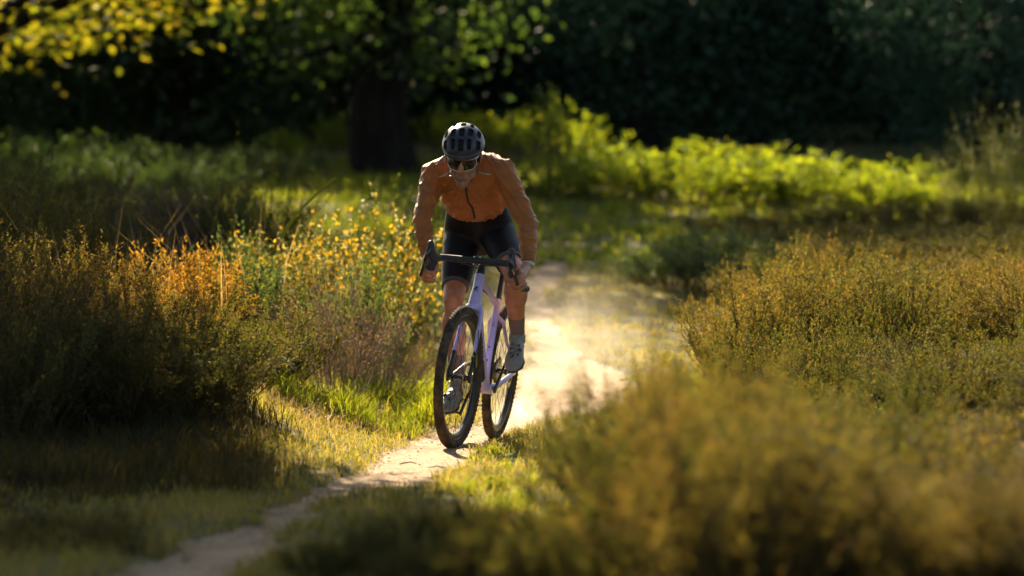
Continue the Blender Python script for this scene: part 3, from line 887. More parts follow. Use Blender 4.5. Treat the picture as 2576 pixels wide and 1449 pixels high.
# hands round the drops
NAILS = []
for s, k in (('R', -1), ('L', 1)):
    wr = J['wr' + s]
    C0, C1 = BIKE_M @ bar(0.088, k * 0.2125, -0.052), BIKE_M @ bar(0.036, k * 0.231, -0.110)
    CM = BIKE_M @ bar(0.073, k * 0.221, -0.088)
    t = (C1 - C0).normalized()
    out = (B_L * k); out = (out - t * out.dot(t)).normalized()
    e1 = t.cross(out); e1 = e1 if e1.dot(B_F) > 0 else -e1
    def ring(pos, r, deg): return pos + e1 * (r * math.cos(math.radians(deg))) + out * (r * math.sin(math.radians(deg)))
    axis_pts = [C0 + (CM - C0) * 0.15, C0.lerp(CM, 0.75), CM.lerp(C1, 0.35), CM.lerp(C1, 0.95)]
    for i, (q, fr) in enumerate(zip(axis_pts, (0.0092, 0.0096, 0.0094, 0.0084))):
        pts = [ring(q, 0.043, 148), ring(q, 0.041, 112), ring(q, 0.035, 78), ring(q, 0.030, 40), ring(q, 0.0285, 2), ring(q, 0.028, -35), ring(q, 0.0265, -62)]
        body.tube(pts, [fr * 1.12, fr * 1.22, fr * 1.12, fr * 1.1, fr, fr * 0.95, fr * 0.88], 10, round_ends=True)
    # palm: from behind the bar back to the wrist
    pc = ring(C0.lerp(C1, 0.52), 0.040, 150)
    body.tube([ring(C0.lerp(C1, 0.10), 0.042, 146), pc, ring(C0.lerp(C1, 0.92), 0.040, 150)], [(0.022, 0.016), (0.027, 0.019), (0.020, 0.015)], 14, up=out, round_ends=True)
    body.tube([wr, wr.lerp(pc, 0.5), pc], [(0.027, 0.022), (0.033, 0.024), (0.038, 0.020)], 14, up=out, round_ends=True)
    body.ell(ring(C0.lerp(C1, 0.15), 0.034, 200), 0.021)
    # thumb on the inner side, pointing forward and down
    th = [ring(C0.lerp(C1, 0.05), 0.034, 205), ring(C0 + (C1 - C0) * -0.02, 0.031, 245), ring(C0.lerp(C1, 0.16), 0.031, 285), ring(C0.lerp(C1, 0.40), 0.031, 305)]
    body.tube(th, [0.0150, 0.0130, 0.0120, 0.0105], 12, round_ends=True)
    nd = (th[3] - th[2]).normalized()
    nn = (ring(C0, 1.0, 330) - C0).normalized()
    NAILS.append((th[3] + nd * 0.004 + nn * 0.0096, nd, nn))
person_me = remesh(body, 0.0038, 3, 'person')
person = link('person', shift(person_me, BASE), None, M_skin)
person.location = BASE
tag(person, 'cyclist in rust orange jacket and black shorts crouched low over the handlebars', 'person')
def pb(mb, name, m, parent=None, **kw): return mb.build(name, m, parent or person, offset=BASE, **kw)
def add_me(me, name, m, parent=None): return link(name, shift(me, BASE), parent or person, m)

for (c, nd, nn) in NAILS:
    b = MB(); sdv = nd.cross(nn)
    b.ell(c, (0.0068, 0.0085, 0.0022), Matrix((sdv, nd, nn)).transposed(), 10, 6); pb(b, 'thumb_nail', M_nail)
b = MB(); b.ell(hd(0, 0.1030, -0.0835), (0.0175, 0.0042, 0.0046), HM, 14, 8); pb(b, 'lips', M_lip)

# stubble: a thin skin over jaw, chin and upper lip; hair at the temples
def shell_from(test, lift, name, m):
    me0 = person.data
    bm = bmesh.new(); bm.from_mesh(me0)
    keep = []
    inv = HM.inverted()
    for fce in bm.faces:
        c = inv @ (fce.calc_center_median() + BASE - HEAD)
        if not test(c): keep.append(fce)
    bmesh.ops.delete(bm, geom=keep, context='FACES')
    bm.normal_update()
    for v in bm.verts: v.co += v.normal * lift
    # keep the largest connected piece
    left = set(bm.verts); best = []
    while left:
        st = [left.pop()]; isl = [st[0]]
        while st:
            v = st.pop()
            for e in v.link_edges:
                o = e.other_vert(v)
                if o in left: left.discard(o); st.append(o); isl.append(o)
        if len(isl) > len(best): best = isl
    bs = set(best)
    bmesh.ops.delete(bm, geom=[v for v in bm.verts if v not in bs], context='VERTS')
    me = bpy.data.meshes.new(name); bm.to_mesh(me); bm.free()
    me.polygons.foreach_set('use_smooth', [True] * len(me.polygons))
    return link(name, me, person, m)
def beard_test(c):
    if c.z < -0.143 or c.y < -0.01: return False
    ax_ = abs(c.x)
    if abs(c.z + 0.0835) < 0.0065 and ax_ < 0.020 and c.y > 0.08: return False
    top = -0.062 if ax_ < 0.030 else -0.066 + (ax_ - 0.030) * 0.9
    return c.z < top and c.y > -0.005 + max(0, (-0.07 - c.z)) * 0.2
shell_from(beard_test, 0.0018, 'beard', M_beard)
for _sg in (-1, 1): shell_from(lambda c: c.x * _sg > 0.055 and -0.03 < c.z < 0.05 and -0.07 < c.y < 0.022 + c.z * 0.4 and abs(c.x) < 0.081, 0.003, 'sideburn', M_hair)

# ---- jacket
def wrinkle(co, nr):
    x, y, z = co[:, 0], co[:, 1], co[:, 2]
    # folds run round the sleeves and across the belly
    n = (fbm(x * 9 + y * 7, z * 34 + 5 * np.sin(x * 12), 3) - 0.5) * 2
    n2 = (fbm((x + z) * 16, (y - z) * 16, 2) - 0.5) * 2
    sleeve = np.maximum(smooth01(1.26, 1.16, z) * 1.0, 0.0)
    a = 0.0045 + 0.0065 * smooth01(1.34, 1.16, z)
    r = fbm(x * 6 + y * 5 + 3.1, z * 22 + 4 * np.sin(x * 9 + 1.0), 2)
    ridge = np.clip(1 - np.abs(r - 0.5) * 9, 0, 1) ** 1.5
    return co + nr * (n * a * 0.8 + n2 * 0.003 + ridge * 0.0075)[:, None]
jk = MB()
JS = [at(1196, 513, 19.69), at(1195, 503, 19.665), at(1192, 490, 19.63), at(1187, 466, 19.555), at(1182, 440, 19.50), at(1180, 418, 19.475), at(1178, 402, 19.46)]
JR = [(0.160, 0.124), (0.160, 0.124), (0.160, 0.124), (0.170, 0.130), (0.166, 0.128), (0.125, 0.105), (0.085, 0.085)]
jk.tube(JS, JR, 30, up=(0, 1, 0.45))
for s in ('R', 'L'):
    sh, el, wr = J['sh' + s], J['el' + s], J['wr' + s]
    inn = JS[4].lerp(sh, 0.3) + Vector((0, 0.0, 0.01))
    jk.tube([inn, JS[4].lerp(sh, 0.7) + Vector((0, 0, 0.006)), sh + Vector((0, 0, 0.0))], [0.105, 0.088, 0.066], 18, round_ends=True)
    jk.tube([sh, sh.lerp(el, 0.3), sh.lerp(el, 0.75), el, el.lerp(wr, 0.25), el.lerp(wr, 0.65), el.lerp(wr, 0.95)],
            [(0.064, 0.062), (0.058, 0.057), (0.050, 0.049), (0.046, 0.046), (0.0475, 0.046), (0.041, 0.040), (0.034, 0.032)], 20)
jk.tube([at(1178, 414, 19.45), hd(0, -0.02, -0.075)], [(0.078, 0.074), (0.064, 0.064)], 20)
jacket_me = remesh(jk, 0.0048, 8, 'jacket', wrinkle)
_bv = BVHTree.FromPolygons([tuple(v.co) for v in jacket_me.vertices], [tuple(p.vertices) for p in jacket_me.polygons])
def on_jacket(px, py, lift=0.0015):
    o = Vector((0, 0, CAM_H)); d = (at(px, py, 19.0) - o).normalized()
    h, n, i, dd = _bv.ray_cast(o, d)
    return None if h is None else h + n * lift
jacket = add_me(jacket_me, 'jacket', M_jack)
def line_on(pts, name, m, w, th=0.0012, n=5):
    P = catmull([(x, y, 0) for x, y in pts], n)
    Q = [on_jacket(p.x, p.y) for p in P]; Q = [q for q in Q if q is not None]
    if len(Q) < 2: return
    b = MB(); b.tube(Q, [(w, th)] * len(Q), 8, up=(0, -1, 0.15)); pb(b, name, m, jacket)
line_on([(1171, 470), (1173, 485), (1175, 498), (1180, 512), (1187, 522), (1191, 535), (1194, 549)], 'zip', M_zip, 0.0055, 0.0030)
line_on([(1101, 446), (1115, 442), (1130, 433)], 'reflective_piping', M_refl, 0.0024)
line_on([(1204, 433), (1218, 437), (1234, 439)], 'reflective_piping', M_refl, 0.0024)
line_on([(1084, 404), (1100, 420), (1104, 450), (1101, 482)], 'seam', M_seam, 0.0014)
line_on([(1232, 400), (1243, 425), (1250, 450), (1262, 478)], 'seam', M_seam, 0.0014)
line_on([(1052, 476), (1070, 484), (1096, 482)], 'seam', M_seam, 0.0014)
line_on([(1264, 484), (1290, 482), (1314, 470)], 'seam', M_seam, 0.0014)
# elastic hem and cuffs
for s in ('R', 'L'):
    el, wr = J['el' + s], J['wr' + s]
    q0, q1, q2 = el.lerp(wr, 0.955), el.lerp(wr, 0.985), el.lerp(wr, 1.03)
    b = MB(); b.tube([q0, q1], [(0.0350, 0.0330), (0.0345, 0.0325)], 20); b.tube([q1, q2], [(0.0335, 0.0312), (0.0325, 0.0300)], 20)
    pb(b, 'cuff', M_refl if s == 'L' else M_jack, jacket)

# ---- shorts
sh_ = MB()
sh_.tube([at(1195, 492, 19.63), at(1197, 515, 19.70), SP[1], at(1206, 572, 19.88), at(1206, 592, 19.92)], [(0.132, 0.098), (0.145, 0.106), (0.156, 0.114), (0.160, 0.122), (0.135, 0.110)], 28, up=(0, 1, 0.35), round_ends=True)
HEMS = {}
for s in ('R', 'L'):
    hp, kn = J['hip' + s], J['knee' + s]
    e = 0.82 if s == 'R' else 0.80
    up_h = at(1163, 528, 19.76) if s == 'R' else at(1234, 522, 19.72)
    sh_.tube([up_h, up_h.lerp(hp, 0.5) + Vector((0, -0.015, 0)), hp + Vector((0, -0.01, 0)), hp.lerp(kn, 0.25)], [0.082, 0.092, 0.0985, 0.0955], 24, round_ends=True)
    sh_.tube([hp, hp.lerp(kn, 0.25), hp.lerp(kn, 0.55), hp.lerp(kn, e)], [0.0975, 0.0945, 0.084, 0.0705], 24)
    HEMS[s] = (hp.lerp(kn, e - 0.03), hp.lerp(kn, e + 0.012))
shorts_me = remesh(sh_, 0.0055, 16, 'shorts')
shorts = add_me(shorts_me, 'shorts', M_short)
for s in ('R', 'L'):
    a, c = HEMS[s]
    b = MB(); b.tube([a, c], [0.0725, 0.0700], 28); pb(b, 'leg_band', M_band, shorts)

# ---- socks and shoes
for s in ('R', 'L'):
    kn, an = J['knee' + s], J['ank' + s]; d = an - kn
    k = 1 if s == 'L' else -1
    pw = BIKE_M @ PED[k]
    b = MB()
    t0 = 0.665
    b.tube([kn + d * t0 + Vector((0, 0.008, 0)), kn + d * (t0 + 0.02) + Vector((0, 0.007, 0)), kn + d * 0.85, an, an + d * 0.06], [0.0455, 0.0450, 0.0385, 0.0385, 0.040], 24)
    me = remesh(b, 0.005, 3, 'sock'); add_me(me, 'sock', M_sock)
    # shoe axes: toe direction from the heel through the pedal
    toe_pitch = math.radians(33 if s == 'L' else 16)
    yaw_o = math.radians(5)
    fd = (B_F + B_L * (math.sin(yaw_o) * k)); fd.z = 0; fd.normalize()
    fy = (fd * math.cos(toe_pitch) - Vector((0, 0, 1)) * math.sin(toe_pitch)).normalized()
    fx = Vector((0, 0, 1)).cross(fd).normalized()
    fz = fy.cross(fx)
    FM = Matrix((fx, fy, fz)).transposed()
    O = pw + fz * 0.013          # sole surface at the cleat
    def ft(x, y, z): return O + FM @ Vector((x, y, z))
    inn = -k                       # big toe side
    up = MB()
    up.tube([ft(0, -0.165, 0.040), ft(0, -0.135, 0.046), ft(0, -0.085, 0.046), ft(0.000, -0.03, 0.040), ft(inn * 0.003, 0.02, 0.033), ft(inn * 0.006, 0.06, 0.026), ft(inn * 0.008, 0.084, 0.020)],
            [(0.024, 0.030), (0.033, 0.042), (0.037, 0.045), (0.043, 0.041), (0.049, 0.034), (0.045, 0.026), (0.028, 0.016)], 24, up=fz, round_ends=True)
    up.tube([ft(0, -0.115, 0.05), an + (kn - an).normalized() * 0.012], [(0.040, 0.050), (0.042, 0.045)], 22, up=fy)
    me = remesh(up, 0.0045, 5, 'shoe')
    shoe = add_me(me, 'shoe', M_shoe)
    so = MB()
    so.tube([ft(0, -0.175, 0.006), ft(0, -0.15, 0.004), ft(0, -0.08, 0.008), ft(0, 0.0, 0.004), ft(inn * 0.004, 0.05, 0.005), ft(inn * 0.008, 0.092, 0.012)],
            [(0.018, 0.008), (0.033, 0.011), (0.031, 0.010), (0.050, 0.012), (0.048, 0.012), (0.024, 0.010)], 24, up=fz, round_ends=True)
    pb(so, 'sole', M_sole, shoe)
    br = BVHTree.FromPolygons([tuple(v.co + BASE) for v in me.vertices], [tuple(p.vertices) for p in me.polygons])
    def onshoe(x, y, lift=0.001):
        o = ft(x, y, 0.3); h, n, i, dd = br.ray_cast(o, -fz)
        return (h + n * lift) if h is not None else ft(x, y, 0.06)
    # closure: dial, wire laces, guides, collar
    dl = MB(); q = onshoe(k * 0.024, -0.015, 0.0); nrm = (fz + fx * k * 0.6).normalized()
    dl.lathe([(0.0, 0.009), (0.0085, 0.009), (0.0105, 0.006), (0.0105, 0.0), (0.0, -0.002)], q, nrm, 20, closed=False); pb(dl, 'closure_dial', M_blk, shoe)
    lc = MB()
    for (p0, p1) in (((-k * 0.018, 0.010), (k * 0.016, -0.004)), ((-k * 0.020, -0.022), (k * 0.014, -0.010)), ((-k * 0.018, 0.010), (k * 0.018, 0.018)), ((-k * 0.02, -0.022), (k * 0.02, -0.042)), ((k * 0.02, -0.042), (-k * 0.016, -0.05))):
        lc.tube([onshoe(p0[0] + (p1[0] - p0[0]) * t, p0[1] + (p1[1] - p0[1]) * t) for t in (0, 0.33, 0.66, 1)], 0.0012, 6)
    pb(lc, 'wire_lace', M_blk, shoe)
    for (gx, gy) in ((-0.020, 0.012), (0.018, 0.020), (-0.021, -0.022), (0.020, -0.044), (-0.016, -0.052)):
        gd = MB(); gd.tube([onshoe(k * gx, gy - 0.008), onshoe(k * gx, gy), onshoe(k * gx, gy + 0.008)], [(0.004, 0.0018)] * 3, 8, up=fz); pb(gd, 'lace_guide', M_sole, shoe)
    gd = MB(); gd.tube([onshoe(-k * 0.004, 0.022), onshoe(-k * 0.010, 0.034), onshoe(-k * 0.020, 0.042)], [(0.007, 0.0018), (0.0055, 0.0018), (0.002, 0.0012)], 8, up=fz)
    pb(gd, 'toe_logo', M_sole, shoe)
    cl = MB(); cq = an + (kn - an).normalized() * 0.014
    ring_pts = [cq + fx * (0.0400 * math.cos(a)) + (kn - an).normalized() * (0.006 * math.sin(a)) + fy * (0.0435 * math.sin(a)) for a in np.linspace(0, 2 * math.pi, 25)[:-1]]
    cl.tube(ring_pts, 0.0042, 8, closed=True); pb(cl, 'collar', M_blk, shoe)

# ---- helmet
HC = (0, -0.022, 0.052)
RX, RY, RZ = 0.1075, 0.140, 0.107
def helm_pt(al, be, k=1.0):
    x = RX * k * math.sin(al); r = math.cos(al)
    y = RY * k * r * math.cos(be); z = RZ * k * r * math.sin(be)
    # squarer shoulders
    return hd(HC[0] + x * 1.0, HC[1] + y, HC[2] + z)
def in_vent(ad, bd):
    a = abs(ad)
    for (a0, a1, b0, b1) in ((0, 7.5, 10, 41), (0, 8, 50, 76), (0, 8, 85, 108), (0, 7, 118, 148),
                             (16, 29, 13, 43), (17, 31, 53, 79), (18, 30, 88, 112), (18, 28, 122, 148),
                             (43, 60, 6, 44), (44, 58, 58, 96), (42, 56, 110, 142)):
        if a0 <= a < a1 and b0 <= bd < b1:
            # rounded corners
            ca = min(a - a0 if a0 > 0 else 9, a1 - a); cb = min(bd - b0, b1 - bd)
            return not (ca < 2 and cb < 2.5)
    return False
nal, nbe = 96, 116
als = np.radians(np.linspace(-90, 90, nal + 1)); bes = np.radians(np.linspace(-24, 206, nbe + 1))
vs, fs = [], []
for a in als:
    for b_ in bes: vs.append(helm_pt(a, b_))
inv = HM.inverted()
def brim_ok(p):
    q = inv @ (p - HEAD)
    lim = 0.032 + 0.012 * (q.y / 0.12) if q.y > 0 else 0.032 - 0.050 * smooth01(0.0, 0.10, np.float64(-q.y))
    return q.z > lim
for i in range(nal):
    for j in range(nbe):
        am, bm_ = math.degrees((als[i] + als[i + 1]) / 2), math.degrees((bes[j] + bes[j + 1]) / 2)
        if in_vent(am, bm_): continue
        q = [i * (nbe + 1) + j, i * (nbe + 1) + j + 1, (i + 1) * (nbe + 1) + j + 1, (i + 1) * (nbe + 1) + j]
        c = (vs[q[0]] + vs[q[2]]) / 2
        if brim_ok(c): fs.append(tuple(q))
me = bpy.data.meshes.new('shell'); me.from_pydata([tuple(v) for v in vs], [], fs)
bm = bmesh.new(); bm.from_mesh(me)
bmesh.ops.remove_doubles(bm, verts=bm.verts, dist=1e-5)
bmesh.ops.delete(bm, geom=[v for v in bm.verts if not v.link_faces], context='VERTS')
bmesh.ops.smooth_vert(bm, verts=[v for v in bm.verts if v.is_boundary], factor=0.5, use_axis_x=True, use_axis_y=True, use_axis_z=True)
bmesh.ops.recalc_face_normals(bm, faces=bm.faces)
bmesh.ops.solidify(bm, geom=bm.faces[:], thickness=0.016)
bm.to_mesh(me); bm.free()
me.polygons.foreach_set('use_smooth', [True] * len(me.polygons)); me.set_sharp_from_angle(angle=math.radians(40))
helmet = empty('helmet', (0, 0, 0), person)
link('shell', shift(me, BASE), helmet, M_helm)
ln = MB(); ln.ell(hd(*HC), (RX * 0.90, RY * 0.90, RZ * 0.90), HM, 32, 20)
lm = ln.mesh('liner')
bm = bmesh.new(); bm.from_mesh(lm)
bmesh.ops.bisect_plane(bm, geom=bm.verts[:] + bm.edges[:] + bm.faces[:], plane_co=hd(0, 0, 0.034), plane_no=-hz, clear_outer=True)
bm.to_mesh(lm); bm.free()
link('liner', shift(lm, BASE), helmet, M_liner)
# small peak at the front
vz = MB()
pts, rad = [], []
for a in np.linspace(-62, 62, 19):
    r = math.radians(a)
    pts.append(hd(HC[0] + math.sin(r) * 0.098, HC[1] + math.cos(r) * 0.1415, 0.042 - 0.006 * math.cos(r)))
    rad.append((0.012 * (0.35 + 0.65 * math.cos(r)), 0.0165 * (0.4 + 0.6 * math.cos(r))))
vz.tube(pts, rad, 12, up=hz); pb(vz, 'peak', M_helm, helmet)
st = MB()
for s in (-1, 1):
    st.tube([hd(s * 0.090, -0.005, 0.035), hd(s * 0.082, 0.012, -0.040), hd(s * 0.064, 0.024, -0.090), hd(s * 0.030, 0.040, -0.128), hd(0, 0.048, -0.136)], [(0.006, 0.0014)] * 5, 8, up=hx * s)
pb(st, 'strap', M_blk, helmet)
for s in (-1, 1):
    tm = text_mesh('LAZER', 0.020)
    def pl(x, y, s=s):
        return helm_pt(math.radians(s * (33.5 + y / 0.0019 * 0.8)), math.radians(62 - s * x / 0.0021), 1.008)
    wrap_on(tm, pl); link('lettering', shift(tm, BASE), helmet, M_blk)

# ---- wrap-round sunglasses
gl = empty('sunglasses', (0, 0, 0), person)
def gp(a, z, k=1.0):
    """a degrees sideways from the nose, z height on the face"""
    r = math.radians(a)
    return hd(math.sin(r) * 0.080 * k, 0.012 + math.cos(r) * 0.093 * k + 0.004, z)
def lens_bounds(a):
    t = abs(a) / 62
    top = 0.019 - 0.004 * t * t
    bot = -0.040 + 0.006 * t + 0.016 * max(0, t - 0.75) / 0.25
    if abs(a) < 10: bot = -0.040 + 0.030 * (1 - (abs(a) / 10) ** 1.4)
    return top, bot
A = np.linspace(-62, 62, 63)
vs, fs = [], []
NZ = 8
for a in A:
    tp, bt = lens_bounds(a)
    for q in np.linspace(0, 1, NZ): vs.append(gp(a, bt + (tp - bt) * q, 1.0 + 0.03 * math.sin(q * math.pi)))
for i in range(len(A) - 1):
    for j in range(NZ - 1): fs.append((i * NZ + j, i * NZ + j + 1, (i + 1) * NZ + j + 1, (i + 1) * NZ + j))
me = bpy.data.meshes.new('lens'); me.from_pydata([tuple(v - BASE) for v in vs], [], fs)
bm = bmesh.new(); bm.from_mesh(me); bmesh.ops.recalc_face_normals(bm, faces=bm.faces); bmesh.ops.solidify(bm, geom=bm.faces[:], thickness=0.0015); bm.to_mesh(me); bm.free()
me.polygons.foreach_set('use_smooth', [True] * len(me.polygons)); me.set_sharp_from_angle(angle=0.6)
link('lens', me, gl, M_lens)
fr = MB()
fr.tube([gp(a, lens_bounds(a)[0], 1.01) for a in A], [(0.0026, 0.0026)] * len(A), 8)
fr.tube([gp(a, lens_bounds(a)[1], 1.01) for a in A], [(0.0020, 0.0020)] * len(A), 8)
for s in (-62, 62): fr.tube([gp(s, lens_bounds(s)[0], 1.01), gp(s, lens_bounds(s)[1], 1.01)], 0.0024, 8)
pb(fr, 'glasses_frame', M_gframe, gl)
for s in (-1, 1):
    tp = MB(); tp.tube([gp(s * 62, 0.012, 1.01), hd(s * 0.080, 0.035, 0.014), hd(s * 0.086, -0.005, 0.022), hd(s * 0.086, -0.03, 0.016)], [(0.0022, 0.0045)] * 4, 8, up=hz); pb(tp, 'temple_arm', M_gframe, gl)
b = MB(); b.tube([gp(-58, -0.042, 1.05), gp(-52, -0.080, 1.06) , hd(-0.055, 0.090, -0.072), hd(-0.044, 0.104, -0.074)], [0.0016, 0.0018, 0.002, 0.0035], 8, round_ends=True); pb(b, 'microphone', M_blk)
# ------------------------------------------------------------------ vegetation
def rot_to(dirs):
    """two unit vectors square to each direction"""
    ref = np.where(np.abs(dirs[:, 2:3]) < 0.9, np.array([[0, 0, 1.0]]), np.array([[1.0, 0, 0]]))
    a = np.cross(dirs, ref); a /= np.linalg.norm(a, axis=1, keepdims=True) + 1e-9
    b = np.cross(a, dirs)
    return a, b
def norm(v): return v / (np.linalg.norm(v, axis=-1, keepdims=True) + 1e-9)

def leaf_quads(pos, dirs, ln, wd, rs, fold=0.0):
    """one diamond per leaf"""
    n = len(pos); a, b = rot_to(dirs)
    th = rs.rand(n, 1) * 2 * np.pi
    side = a * np.cos(th) + b * np.sin(th)
    ln = np.broadcast_to(np.asarray(ln, float).reshape(-1, 1), (n, 1)); wd = np.broadcast_to(np.asarray(wd, float).reshape(-1, 1), (n, 1))
    v = np.stack([pos, pos + dirs * ln * 0.45 + side * wd * 0.5, pos + dirs * ln, pos + dirs * ln * 0.45 - side * wd * 0.5], 1).reshape(-1, 3)
    f = np.arange(n * 4).reshape(-1, 4)
    return v, f

def prisms(P, R):
    """P (n,k,3) polylines, R (n,k): three-sided tapered twigs"""
    n, k, _ = P.shape
    d = norm(P[:, -1] - P[:, 0]); a, b = rot_to(d)
    vs = []
    for j in range(3):
        t = 2 * np.pi * j / 3
        vs.append(P + R[..., None] * (a * np.cos(t) + b * np.sin(t))[:, None, :])
    V = np.stack(vs, 2).reshape(-1, 3)          # n,k,3 corners
    base = (np.arange(n)[:, None] * k + np.arange(k - 1)[None, :]).ravel() * 3
    F = []
    for j in range(3):
        l = (j + 1) % 3
        F.append(np.stack([base + j, base + l, base + 3 + l, base + 3 + j], -1))
    return V, np.concatenate(F)

def gen_shrub(seed, n_stem, H, R, n_twig, twig_len, n_leaf, leaf_l, leaf_w, base=0.28, dome=0.45, stem_r=0.0035, twig_up=0.5, t0=0.3, droop=0.0, hv=0.34):
    rs = np.random.RandomState(seed)
    ph = rs.rand(n_stem) * 2 * np.pi; q = np.sqrt(rs.rand(n_stem))
    lob = 1 + 0.18 * np.sin(ph * 2 + rs.rand() * 6) + 0.13 * np.sin(ph * 5 + rs.rand() * 6)
    rt = R * q * lob; rb = R * base * q
    ht = H * (1 - dome * q ** 2) * (1.04 - hv + hv * rs.rand(n_stem))
    B = np.stack([rb * np.cos(ph), rb * np.sin(ph), 0 * rb - 0.03], -1)
    ph2 = ph + rs.randn(n_stem) * 0.35
    T = np.stack([rt * np.cos(ph2), rt * np.sin(ph2), ht], -1)
    C = (B + T) / 2 + np.stack([rs.randn(n_stem) * 0.05 * R, rs.randn(n_stem) * 0.05 * R, (0.18 + droop) * ht], -1)
    bez = lambda t: (1 - t) ** 2 * B + 2 * t * (1 - t) * C + t * t * T
    K = 5
    P = np.stack([bez(t) for t in np.linspace(0, 1, K)], 1)
    Rr = np.linspace(1, 0.3, K)[None, :] * stem_r * (0.7 + 0.6 * rs.rand(n_stem, 1))
    sv, sf = prisms(P, Rr)
    # twigs
    nt = n_stem * n_twig
    si = np.repeat(np.arange(n_stem), n_twig)
    t = (t0 + (1 - t0) * rs.rand(nt))[:, None]
    O = (1 - t) ** 2 * B[si] + 2 * t * (1 - t) * C[si] + t * t * T[si]
    tan = norm(2 * (1 - t) * (C[si] - B[si]) + 2 * t * (T[si] - C[si]))
    d = norm(tan * 0.8 + rs.randn(nt, 3) * 0.45 + np.array([[0, 0, twig_up]]))
    L = twig_len * (0.45 + 0.75 * rs.rand(nt, 1))
    E = O + d * L
    M = (O + E) / 2 + rs.randn(nt, 3) * 0.06 * L
    tv, tf = prisms(np.stack([O, M, E], 1), np.array([[1, 0.7, 0.3]]) * stem_r * 0.42 * np.ones((nt, 1)))
    stems = (np.concatenate([sv, tv]), np.concatenate([sf, tf + len(sv)]))
    nl = nt * n_leaf
    ti = np.repeat(np.arange(nt), n_leaf)
    s = rs.rand(nl, 1)
    pos = O[ti] + (E[ti] - O[ti]) * s + rs.randn(nl, 3) * 0.004
    ld = norm(d[ti] * 0.75 + rs.randn(nl, 3) * 0.55)
    lv, lf = leaf_quads(pos, ld, leaf_l * (0.6 + 0.7 * rs.rand(nl)), leaf_w * (0.7 + 0.6 * rs.rand(nl)), rs)
    return stems, (lv, lf), (O, E, d, rs)

def meshes(name, sh):
    stems, lv, _ = sh
    return {'stems': np_mesh(name + '_stems', stems[0], [stems[1]]), 'foliage': np_mesh(name + '_foliage', lv[0], [lv[1]])}

M_twig = mat('brown_twig', (0.085, 0.055, 0.032), rough=0.9, spec=0.15, var=0.3, vscale=30)
M_twigg = mat('grey_twig', (0.26, 0.22, 0.17), rough=0.9, spec=0.15, var=0.3, vscale=30)
M_heath = leaf_mat('heather_leaf', [(0.024, 0.034, 0.010), (0.050, 0.064, 0.015), (0.088, 0.085, 0.022), (0.060, 0.085, 0.018), (0.160, 0.100, 0.028), (0.090, 0.115, 0.022)], 0.42, 0.022, (2.0, 1.78, 0.8), pscale=1.6, pvar=0.4, dsc=0.5)
M_heath2 = leaf_mat('golden_heather_leaf', [(0.040, 0.045, 0.012), (0.090, 0.090, 0.020), (0.150, 0.122, 0.030), (0.110, 0.125, 0.025), (0.210, 0.130, 0.036)], 0.44, 0.022, (1.95, 1.6, 0.85), pscale=1.2, pvar=0.4, dsc=0.5)
M_dead = leaf_mat('dry_brown_leaf', [(0.10, 0.062, 0.034), (0.20, 0.125, 0.068), (0.27, 0.18, 0.10), (0.14, 0.11, 0.04)], 0.4, 0.02, (1.7, 1.45, 1.0))
M_brack = leaf_mat('orange_bracken', [(0.14, 0.085, 0.016), (0.28, 0.160, 0.030), (0.36, 0.22, 0.04), (0.12, 0.12, 0.022)], 0.55, 0.02, (1.5, 1.2, 0.55))
M_broom = leaf_mat('broom_green', [(0.06, 0.09, 0.016), (0.12, 0.15, 0.028), (0.20, 0.20, 0.045)], 0.55, 0.03, (1.8, 1.7, 0.7))
M_flow = leaf_mat('yellow_broom_flower', [(0.80, 0.42, 0.012), (0.88, 0.62, 0.04), (0.86, 0.54, 0.02)], 0.55, 0.05, (1.1, 1.0, 0.6))
M_pod = leaf_mat('pale_pod', [(0.45, 0.40, 0.16), (0.62, 0.55, 0.28), (0.35, 0.36, 0.12)], 0.55, 0.08)
M_green = leaf_mat('bright_green_leaf', [(0.022, 0.040, 0.010), (0.05, 0.08, 0.012), (0.10, 0.145, 0.016), (0.17, 0.21, 0.024), (0.20, 0.215, 0.030), (0.12, 0.16, 0.018)], 0.66, 0.03, (2.6, 2.45, 0.5), pvar=0.4, pscale=0.9)
M_mid = leaf_mat('mid_green_leaf', [(0.04, 0.075, 0.020), (0.07, 0.11, 0.032), (0.10, 0.14, 0.036)], 0.5, 0.06, (1.9, 1.7, 0.7))
M_dark = leaf_mat('dark_tree_leaf', [(0.016, 0.032, 0.013), (0.030, 0.056, 0.020), (0.044, 0.074, 0.024), (0.058, 0.088, 0.025)], 0.42, 0.03, (2.6, 2.5, 0.8), dsc=0.8)
M_yew = leaf_mat('deep_green_needle', [(0.016, 0.040, 0.022), (0.027, 0.064, 0.032), (0.038, 0.084, 0.038)], 0.25, 0.03, dsc=1.0)
M_oak = leaf_mat('oak_leaf', [(0.05, 0.07, 0.010), (0.10, 0.125, 0.014), (0.16, 0.16, 0.02), (0.20, 0.17, 0.025)], 0.62, 0.03, (2.3, 2.05, 0.5))
M_bark = mat('dark_bark', (0.016, 0.012, 0.009), rough=0.95, spec=0.1, var=0.4, vscale=9, bump=1.0, bscale=14, stretch=(1, 1, 0.25))
M_lav = M_lav
M_plume = leaf_mat('greyish_grass_plume', [(0.10, 0.075, 0.065), (0.17, 0.125, 0.11), (0.08, 0.06, 0.055)], 0.4, 0.03)

